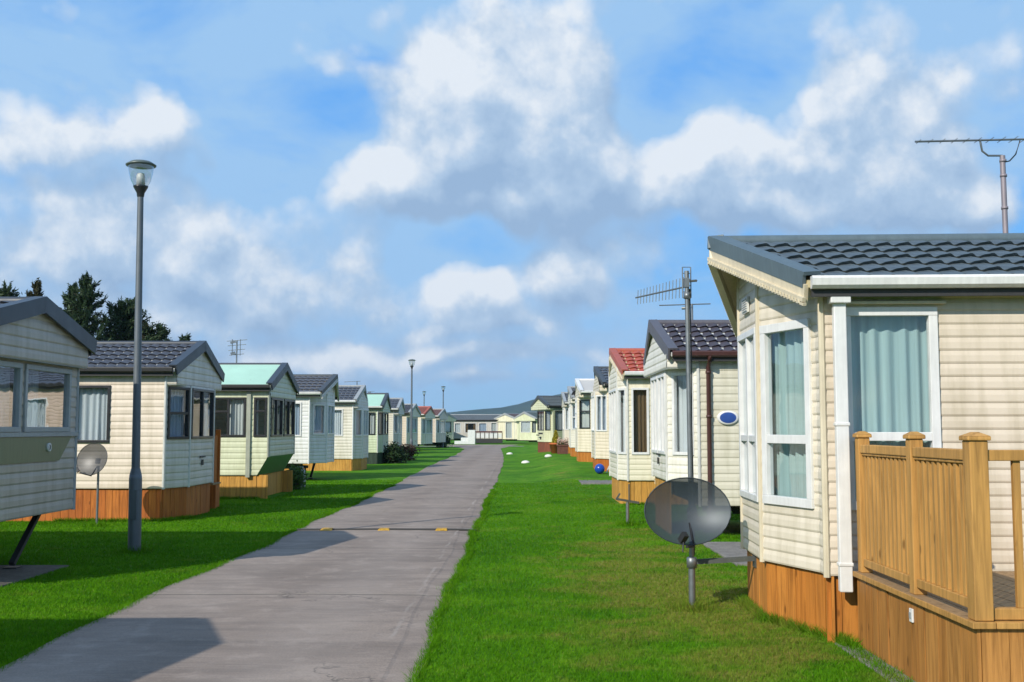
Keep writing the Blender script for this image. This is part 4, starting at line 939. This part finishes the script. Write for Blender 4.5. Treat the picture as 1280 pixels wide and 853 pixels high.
# transverse joints every 4.3 m and one long irregular seam near the right edge
wob = t.math('MULTIPLY_ADD', t.noise(v, 1.2, 4).outputs[0], .16, -.08)
jy = t.math('ABSOLUTE', t.math('SUBTRACT', t.math('FRACT', t.math('DIVIDE', t.math('ADD', t.math('ADD', sx.outputs[1], 1.66), t.math('MULTIPLY', wob, .4)), 4.25)), .5))
col = t.mix(t.ramp(t.math('SUBTRACT', .5, jy), [(.002, .85), (.0055, 0.)]), col, (.035,.036,.022))
jx = t.math('ABSOLUTE', t.math('ADD', t.math('ADD', sx.outputs[0], 1.02), t.math('MULTIPLY', wob, .8)))
gaps = t.ramp(t.noise(t.mapv(v, (1, .6, 1)), .9, 3).outputs[0], [(.46, 0.), (.62, .7)])
col = t.mix(t.math('MULTIPLY', t.ramp(jx, [(.008, .85), (.022, 0.)]), gaps), col, (.40,.36,.32))
crk = t.n('ShaderNodeTexVoronoi', feature='DISTANCE_TO_EDGE'); crk.inputs['Scale'].default_value = .42; va = t.n('ShaderNodeVectorMath', operation='ADD'); t.l(v, va.inputs[0]); t.l(t.noise(v, 2.2, 5).outputs[1], va.inputs[1]); t.l(va.outputs[0], crk.inputs['Vector'])
col = t.mix(t.math('MULTIPLY', t.ramp(crk.outputs[0], [(.002, .7), (.007, 0.)]), t.ramp(stain.outputs[0], [(.5, 0.), (.62, 1.)])), col, (.05,.046,.042))
t.l(col, b.inputs['Base Color']); hh = t.math('ADD', t.math('MULTIPLY', brush.outputs[0], 1.), t.math('MULTIPLY', grit.outputs[0], .5)); bump(t, b, hh, .35, .008)
ROADM = m
def road_x(y):
    if y < 48: s = 0
    else: s = (y-48)/50
    cx = -1.02*min(s, 1.15)**1.6; wdn = .32*math.exp(-((y-52)/14)**2)
    return cx-wdn, cx
g = MB(); Ys = [-30,-10]+[i*1.0 for i in range(-4,40)]+[40+i*2 for i in range(38)]
rows = []
for y in Ys:
    l, r_ = road_x(y); el = float(edge_l(np.array(y)))+l; er = float(edge_r(np.array(y)))+r_
    if y > 92: el -= (y-92)*.12; er += (y-92)*.09
    rows.append((el, er, y))
vs = []; fs = []
for el, er, y in rows:
    vs += [(el-.03,y,-.06),(el,y,.022),(el+(er-.26-el)*.5,y,.03),(er-.24,y,.022),(er-.21,y,.016),(er,y,.012),(er+.02,y,-.06)]
for i in range(len(rows)-1):
    for j in range(6): fs.append((i*7+j,i*7+j+1,(i+1)*7+j+1,(i+1)*7+j))
g.add(vs, fs); o = g.build('road', ROADM); o['kind'] = 'structure'
# speed bump: low ridge with three yellow blocks
sbp = thing('speed_bump', 'thin dark ridge across the road with three yellow blocks', 'speed bump', (0,18.05,0))
p = MB(); p.tube([(-3.66,-.02,.03),(-2.2,0,.035),(-.98,0,.03),(-.7,.02,.016)], .022, 8); p.build('ridge', m_plain('dark_rubber', (.04,.038,.035), .8), sbp)
p = MB(); p.box(-3.64,-.75,.04,.14,.02,.042); p.build('concrete_lip', m_plain('pale_mortar', (.30,.275,.235), .9, var=.35, scale=6), sbp, bevel=.008)
YEL = m_plain('yellow_paint', (.78,.42,.015), .6, var=.35, scale=12)
for x in (-3.17,-2.22,-1.27):
    p = MB(); p.add([(x-.1,-.13,.028),(x+.1,-.13,.028),(x+.1,.17,.03),(x-.1,.17,.03),(x-.085,-.06,.054),(x+.085,-.06,.054),(x+.085,.1,.056),(x-.085,.1,.056)], [(0,1,5,4),(1,2,6,5),(2,3,7,6),(3,0,4,7),(4,5,6,7)]); p.build('yellow_block', YEL, sbp, bevel=.01)
# far cross path
g = MB(); g.box(-12,6,103,105.5,-.05,.02); o = g.build('path', CONC); o['kind'] = 'structure'

# ---------------------------------------------------------------- hill
m, t, out = newmat('hill_cover'); b = princ(t, out, .95, 0, .05); v = obj_coord(t); n = t.noise(v, .006, 6, .6)
t.l(t.ramp(n.outputs[0], [(.35, (.022,.045,.030)), (.5, (.035,.062,.04)), (.65, (.05,.075,.045))]), b.inputs['Base Color']); HILLM = m
g = MB(); vs = []; fs = []; NX, NY = 150, 26
def hz(u):   # height against sideways position at 2600 m
    a = [(-3000,18),(-1200,26),(-600,30),(-300,36),(-180,40),(-95,48),(-40,54),(45,74),(140,92),(300,110),(600,104),(1200,80),(3000,40)]
    for (x0,h0),(x1,h1) in zip(a, a[1:]):
        if x0 <= u <= x1: f = (u-x0)/(x1-x0); f = f*f*(3-2*f)*.5+f*.5; return h0+(h1-h0)*f
    return 20
for j in range(NY+1):
    f = j/NY
    for i in range(NX+1):
        x = -3000+6000*i/NX; prof = math.sin(math.pi*min(1, f*.8+.0))**1.0 if f < .625 else math.cos((f-.625)/.375*math.pi/2)
        w = 1.2*math.sin(x*.021+f*9)+.9*math.sin(x*.043+2+f*5)
        vs.append((x, 2000+1000*f, -1+(hz(x)+w)*prof))
for j in range(NY):
    for i in range(NX): o_ = j*(NX+1)+i; fs.append((o_,o_+1,o_+NX+2,o_+NX+1))
g.add(vs, fs, True); o = g.build('hills', HILLM); o['kind'] = 'structure'

# ---------------------------------------------------------------- air
m, t, out = newmat('haze_air'); pv = t.n('ShaderNodeVolumePrincipled'); pv.inputs['Color'].default_value = (.62,.80,1,1); pv.inputs['Density'].default_value = .00014; pv.inputs['Anisotropy'].default_value = .2; t.l(pv.outputs[0], out.inputs['Volume'])
HAZE = True
if HAZE:
    g = MB(); g.box(-3300,3300,-300,3300,-3,130); o = g.build('haze', m, fix=True); tag(o, None, kind='stuff'); o.display_type = 'WIRE'

# ---------------------------------------------------------------- camera
F_PX = 1350; PITCH = 4.637; YAW = .34
cam = bpy.data.cameras.new('camera'); cam.sensor_width = 36; cam.lens = 36*F_PX/1280; cam.clip_end = 20000; cam.clip_start = .05
co = bpy.data.objects.new('camera', cam); COL.objects.link(co); co.location = (0,0,1.7); co.rotation_euler = (R(90+PITCH), 0, R(YAW)); scn.camera = co

# ---------------------------------------------------------------- sky and sun
SUNDIR = Vector((-3.15,-4.1,3.25)).normalized()   # towards the sun
sun = bpy.data.lights.new('sun', 'SUN'); sun.energy = 4.0; sun.angle = R(.5); sun.color = (1,.94,.84)
so = bpy.data.objects.new('sun', sun); COL.objects.link(so); so.rotation_euler = SUNDIR.to_track_quat('Z','Y').to_euler()
w = bpy.data.worlds.new('World'); scn.world = w; w.use_nodes = True; w.node_tree.nodes.clear(); t = NT(w.node_tree)
out = t.n('ShaderNodeOutputWorld'); bg = t.n('ShaderNodeBackground'); bg.inputs[1].default_value = .11; t.l(bg.outputs[0], out.inputs[0])
sky = t.n('ShaderNodeTexSky', sky_type='NISHITA', sun_disc=False); sky.sun_elevation = math.asin(SUNDIR.z); sky.sun_rotation = math.atan2(SUNDIR.x, SUNDIR.y); sky.air_density = 1.0; sky.dust_density = .3; sky.ozone_density = 2.0
dirv = t.n('ShaderNodeTexCoord').outputs['Generated']
cp, sp_ = math.cos(R(PITCH)), math.sin(R(PITCH))
def pdir(u, v_):
    a = (u-640)/F_PX; b_ = (426.5-v_)/F_PX; d_ = Vector((a, cp-b_*sp_, sp_+b_*cp)); d_ = Matrix.Rotation(R(YAW),3,'Z') @ d_; return d_.normalized()
# cloud map: soft lobes at sky directions, broken up by noise
CL = [(560,110,115,62,.9),(690,100,95,72,.9),(500,210,88,45,1.0),(600,190,130,70,.85),(720,220,100,65,1.0),(640,262,120,32,.6),
      (880,225,62,50,1.1),(925,190,50,42,.8),(950,265,70,30,.6),(1060,130,70,70,.8),(1090,220,90,55,.9),(1160,170,50,80,.5),(1020,270,90,30,.6),(1235,255,52,36,.9),
      (205,160,36,40,.9),(150,170,60,35,.65),(35,160,60,42,.8),(100,290,140,50,.5),(265,330,160,60,.5),(400,372,120,45,.5),(60,235,80,30,.4),
      (725,345,72,38,.95),(590,365,55,34,.8),(660,408,60,18,.5),(560,412,50,14,.45),(735,420,60,16,.45),(450,447,120,13,.4),(330,462,130,14,.4),(850,455,110,13,.35),(640,445,110,14,.6),(300,445,250,18,.5),(600,474,200,11,.5),(900,442,160,16,.45),(180,395,150,22,.45),(410,85,45,25,.45),
      (870,60,70,45,-.9),(830,130,42,38,-.8),(420,145,70,45,-.7),(320,215,80,35,-.45),(560,316,70,20,-.8),(500,350,28,22,-.5),(965,110,36,42,-.6),(200,35,50,28,-.4)]
VL = [(60,50,150,60,.6),(300,60,120,40,.45),(600,20,260,40,.6),(1010,30,160,40,.5),(1200,70,130,80,.7),(150,340,210,80,.9),(470,415,190,50,.8),(300,270,190,70,.8),(640,400,140,60,.6),(775,265,70,50,.5),(1150,250,110,45,.4),(100,430,160,35,.5),(830,440,100,25,.4)]
gr = bpy.data.node_groups.new('cloud_density', 'ShaderNodeTree'); gr.interface.new_socket('Vector', in_out='INPUT', socket_type='NodeSocketVector'); gr.interface.new_socket('Density', in_out='OUTPUT', socket_type='NodeSocketFloat'); gr.interface.new_socket('Lobes', in_out='OUTPUT', socket_type='NodeSocketFloat')
q = NT(gr); gi = q.n('NodeGroupInput'); go = q.n('NodeGroupOutput'); vin = gi.outputs[0]
wn = q.noise(vin, 7, 5, .55); sub = q.n('ShaderNodeVectorMath', operation='SUBTRACT'); q.l(wn.outputs[1], sub.inputs[0]); sub.inputs[1].default_value = (.5,.5,.5)
sc = q.n('ShaderNodeVectorMath', operation='SCALE'); q.l(sub.outputs[0], sc.inputs[0]); sc.inputs['Scale'].default_value = .075
ad = q.n('ShaderNodeVectorMath', operation='ADD'); q.l(vin, ad.inputs[0]); q.l(sc.outputs[0], ad.inputs[1]); wv = ad.outputs[0]
tot = vel = None
for kk, (u, v_, rx, ry, wt) in enumerate(CL+VL):
    c = pdir(u, v_); s1 = q.n('ShaderNodeVectorMath', operation='SUBTRACT'); q.l(wv, s1.inputs[0]); s1.inputs[1].default_value = c
    s2 = q.n('ShaderNodeVectorMath', operation='MULTIPLY'); q.l(s1.outputs[0], s2.inputs[0]); s2.inputs[1].default_value = (F_PX/rx, F_PX/250, F_PX/ry)
    dt = q.n('ShaderNodeVectorMath', operation='DOT_PRODUCT'); q.l(s2.outputs[0], dt.inputs[0]); q.l(s2.outputs[0], dt.inputs[1])
    bl_ = q.math('POWER', 2.71828, q.math('MULTIPLY', dt.outputs['Value'], -1.0)); bl_ = q.math('MULTIPLY', bl_, wt)
    if kk < len(CL): tot = bl_ if tot is None else q.math('ADD', tot, bl_)
    else: vel = bl_ if vel is None else q.math('ADD', vel, bl_)
fb = q.noise(vin, 13, 9, .58, .15)
vo = q.n('ShaderNodeTexVoronoi', feature='F1'); vo.inputs['Scale'].default_value = 21; vo.inputs['Detail'].default_value = 1.5; vo.inputs['Roughness'].default_value = .55
wv2 = q.n('ShaderNodeVectorMath', operation='ADD'); q.l(vin, wv2.inputs[0]); sc2 = q.n('ShaderNodeVectorMath', operation='SCALE'); q.l(sub.outputs[0], sc2.inputs[0]); sc2.inputs['Scale'].default_value = .05; q.l(sc2.outputs[0], wv2.inputs[1]); q.l(wv2.outputs[0], vo.inputs['Vector'])
puff = q.math('MULTIPLY', q.math('SUBTRACT', .42, vo.outputs['Distance']), .36); fb2 = q.noise(vin, 4.2, 3, .5, .2)
dn = q.math('ADD', q.math('ADD', q.math('MULTIPLY', tot, .72), q.math('MULTIPLY', vel, .22)), q.math('MULTIPLY', q.math('SUBTRACT', fb.outputs[0], .5), .62)); dn = q.math('ADD', dn, puff); dn = q.math('ADD', dn, q.math('MULTIPLY', q.math('SUBTRACT', fb2.outputs[0], .5), .35))
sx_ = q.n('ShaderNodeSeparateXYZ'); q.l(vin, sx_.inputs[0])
rest = q.math('SUBTRACT', 1, q.math('MULTIPLY', q.math('SUBTRACT', sx_.outputs[1], .45), 3.), clamp=True)   # unseen broken cloud over the remaining sky, added to whiten and brighten fill light
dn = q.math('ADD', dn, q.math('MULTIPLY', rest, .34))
q.l(dn, go.inputs[0]); q.l(q.math('ADD', vel, q.math('MULTIPLY', tot, .45)), go.inputs[1])
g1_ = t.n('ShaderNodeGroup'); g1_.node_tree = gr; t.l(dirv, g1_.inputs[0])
of = t.n('ShaderNodeVectorMath', operation='ADD'); t.l(dirv, of.inputs[0]); of.inputs[1].default_value = (-.012,0,.030)
g2_ = t.n('ShaderNodeGroup'); g2_.node_tree = gr; t.l(of.outputs[0], g2_.inputs[0])
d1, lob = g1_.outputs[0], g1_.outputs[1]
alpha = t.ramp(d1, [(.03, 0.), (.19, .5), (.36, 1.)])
lit = t.math('MULTIPLY_ADD', t.math('SUBTRACT', d1, g2_.outputs[0]), 1.0, .47)
lit = t.math('ADD', lit, t.math('MULTIPLY', t.math('SUBTRACT', t.noise(dirv, 30, 7, .65).outputs[0], .5), .95), clamp=True)
S = 10.
def cs(r, g, b): return tuple(S*((x/255+.055)/1.055)**2.4 for x in (r, g, b))
cloud = t.n('ShaderNodeValToRGB'); e = cloud.color_ramp.elements; e.new(.5)
for el, p_, c_ in zip(e, (.12,.5,.92), (cs(134,160,190), cs(156,178,202), cs(202,209,217))): el.position = p_; el.color = (*c_, 1)
t.l(lit, cloud.inputs[0])
sz = t.n('ShaderNodeSeparateXYZ'); t.l(dirv, sz.inputs[0])
elev = t.n('ShaderNodeValToRGB'); e = elev.color_ramp.elements; e.new(.1); e.new(.25)
for el, p_, c_ in zip(e, (0.,.08,.25,.9), (cs(86,164,206), cs(48,150,218), cs(36,142,226), cs(30,110,200))): el.position = p_; el.color = (*c_, 1)
t.l(sz.outputs[2], elev.inputs[0])
clear = t.mix(.8, sky.outputs[0], elev.outputs[0])
vn = t.noise(t.mapv(dirv, (1,1,2.2)), 5.5, 7, .58, .35)
vf = t.ramp(t.math('ADD', vn.outputs[0], t.math('MULTIPLY', lob, .33)), [(.32, .05), (.50, .6), (.64, .95)])
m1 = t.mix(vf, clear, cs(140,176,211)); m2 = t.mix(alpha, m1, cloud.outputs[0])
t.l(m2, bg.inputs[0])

# ---------------------------------------------------------------- output
scn.view_settings.view_transform = 'Standard'; scn.view_settings.look = 'None'; scn.view_settings.exposure = .3; scn.view_settings.gamma = 1; scn.view_settings.use_curve_mapping = False
scn.render.engine = 'CYCLES'; scn.cycles.use_denoising = True; scn.cycles.max_bounces = 8; scn.cycles.transparent_max_bounces = 12; scn.cycles.volume_bounces = 0
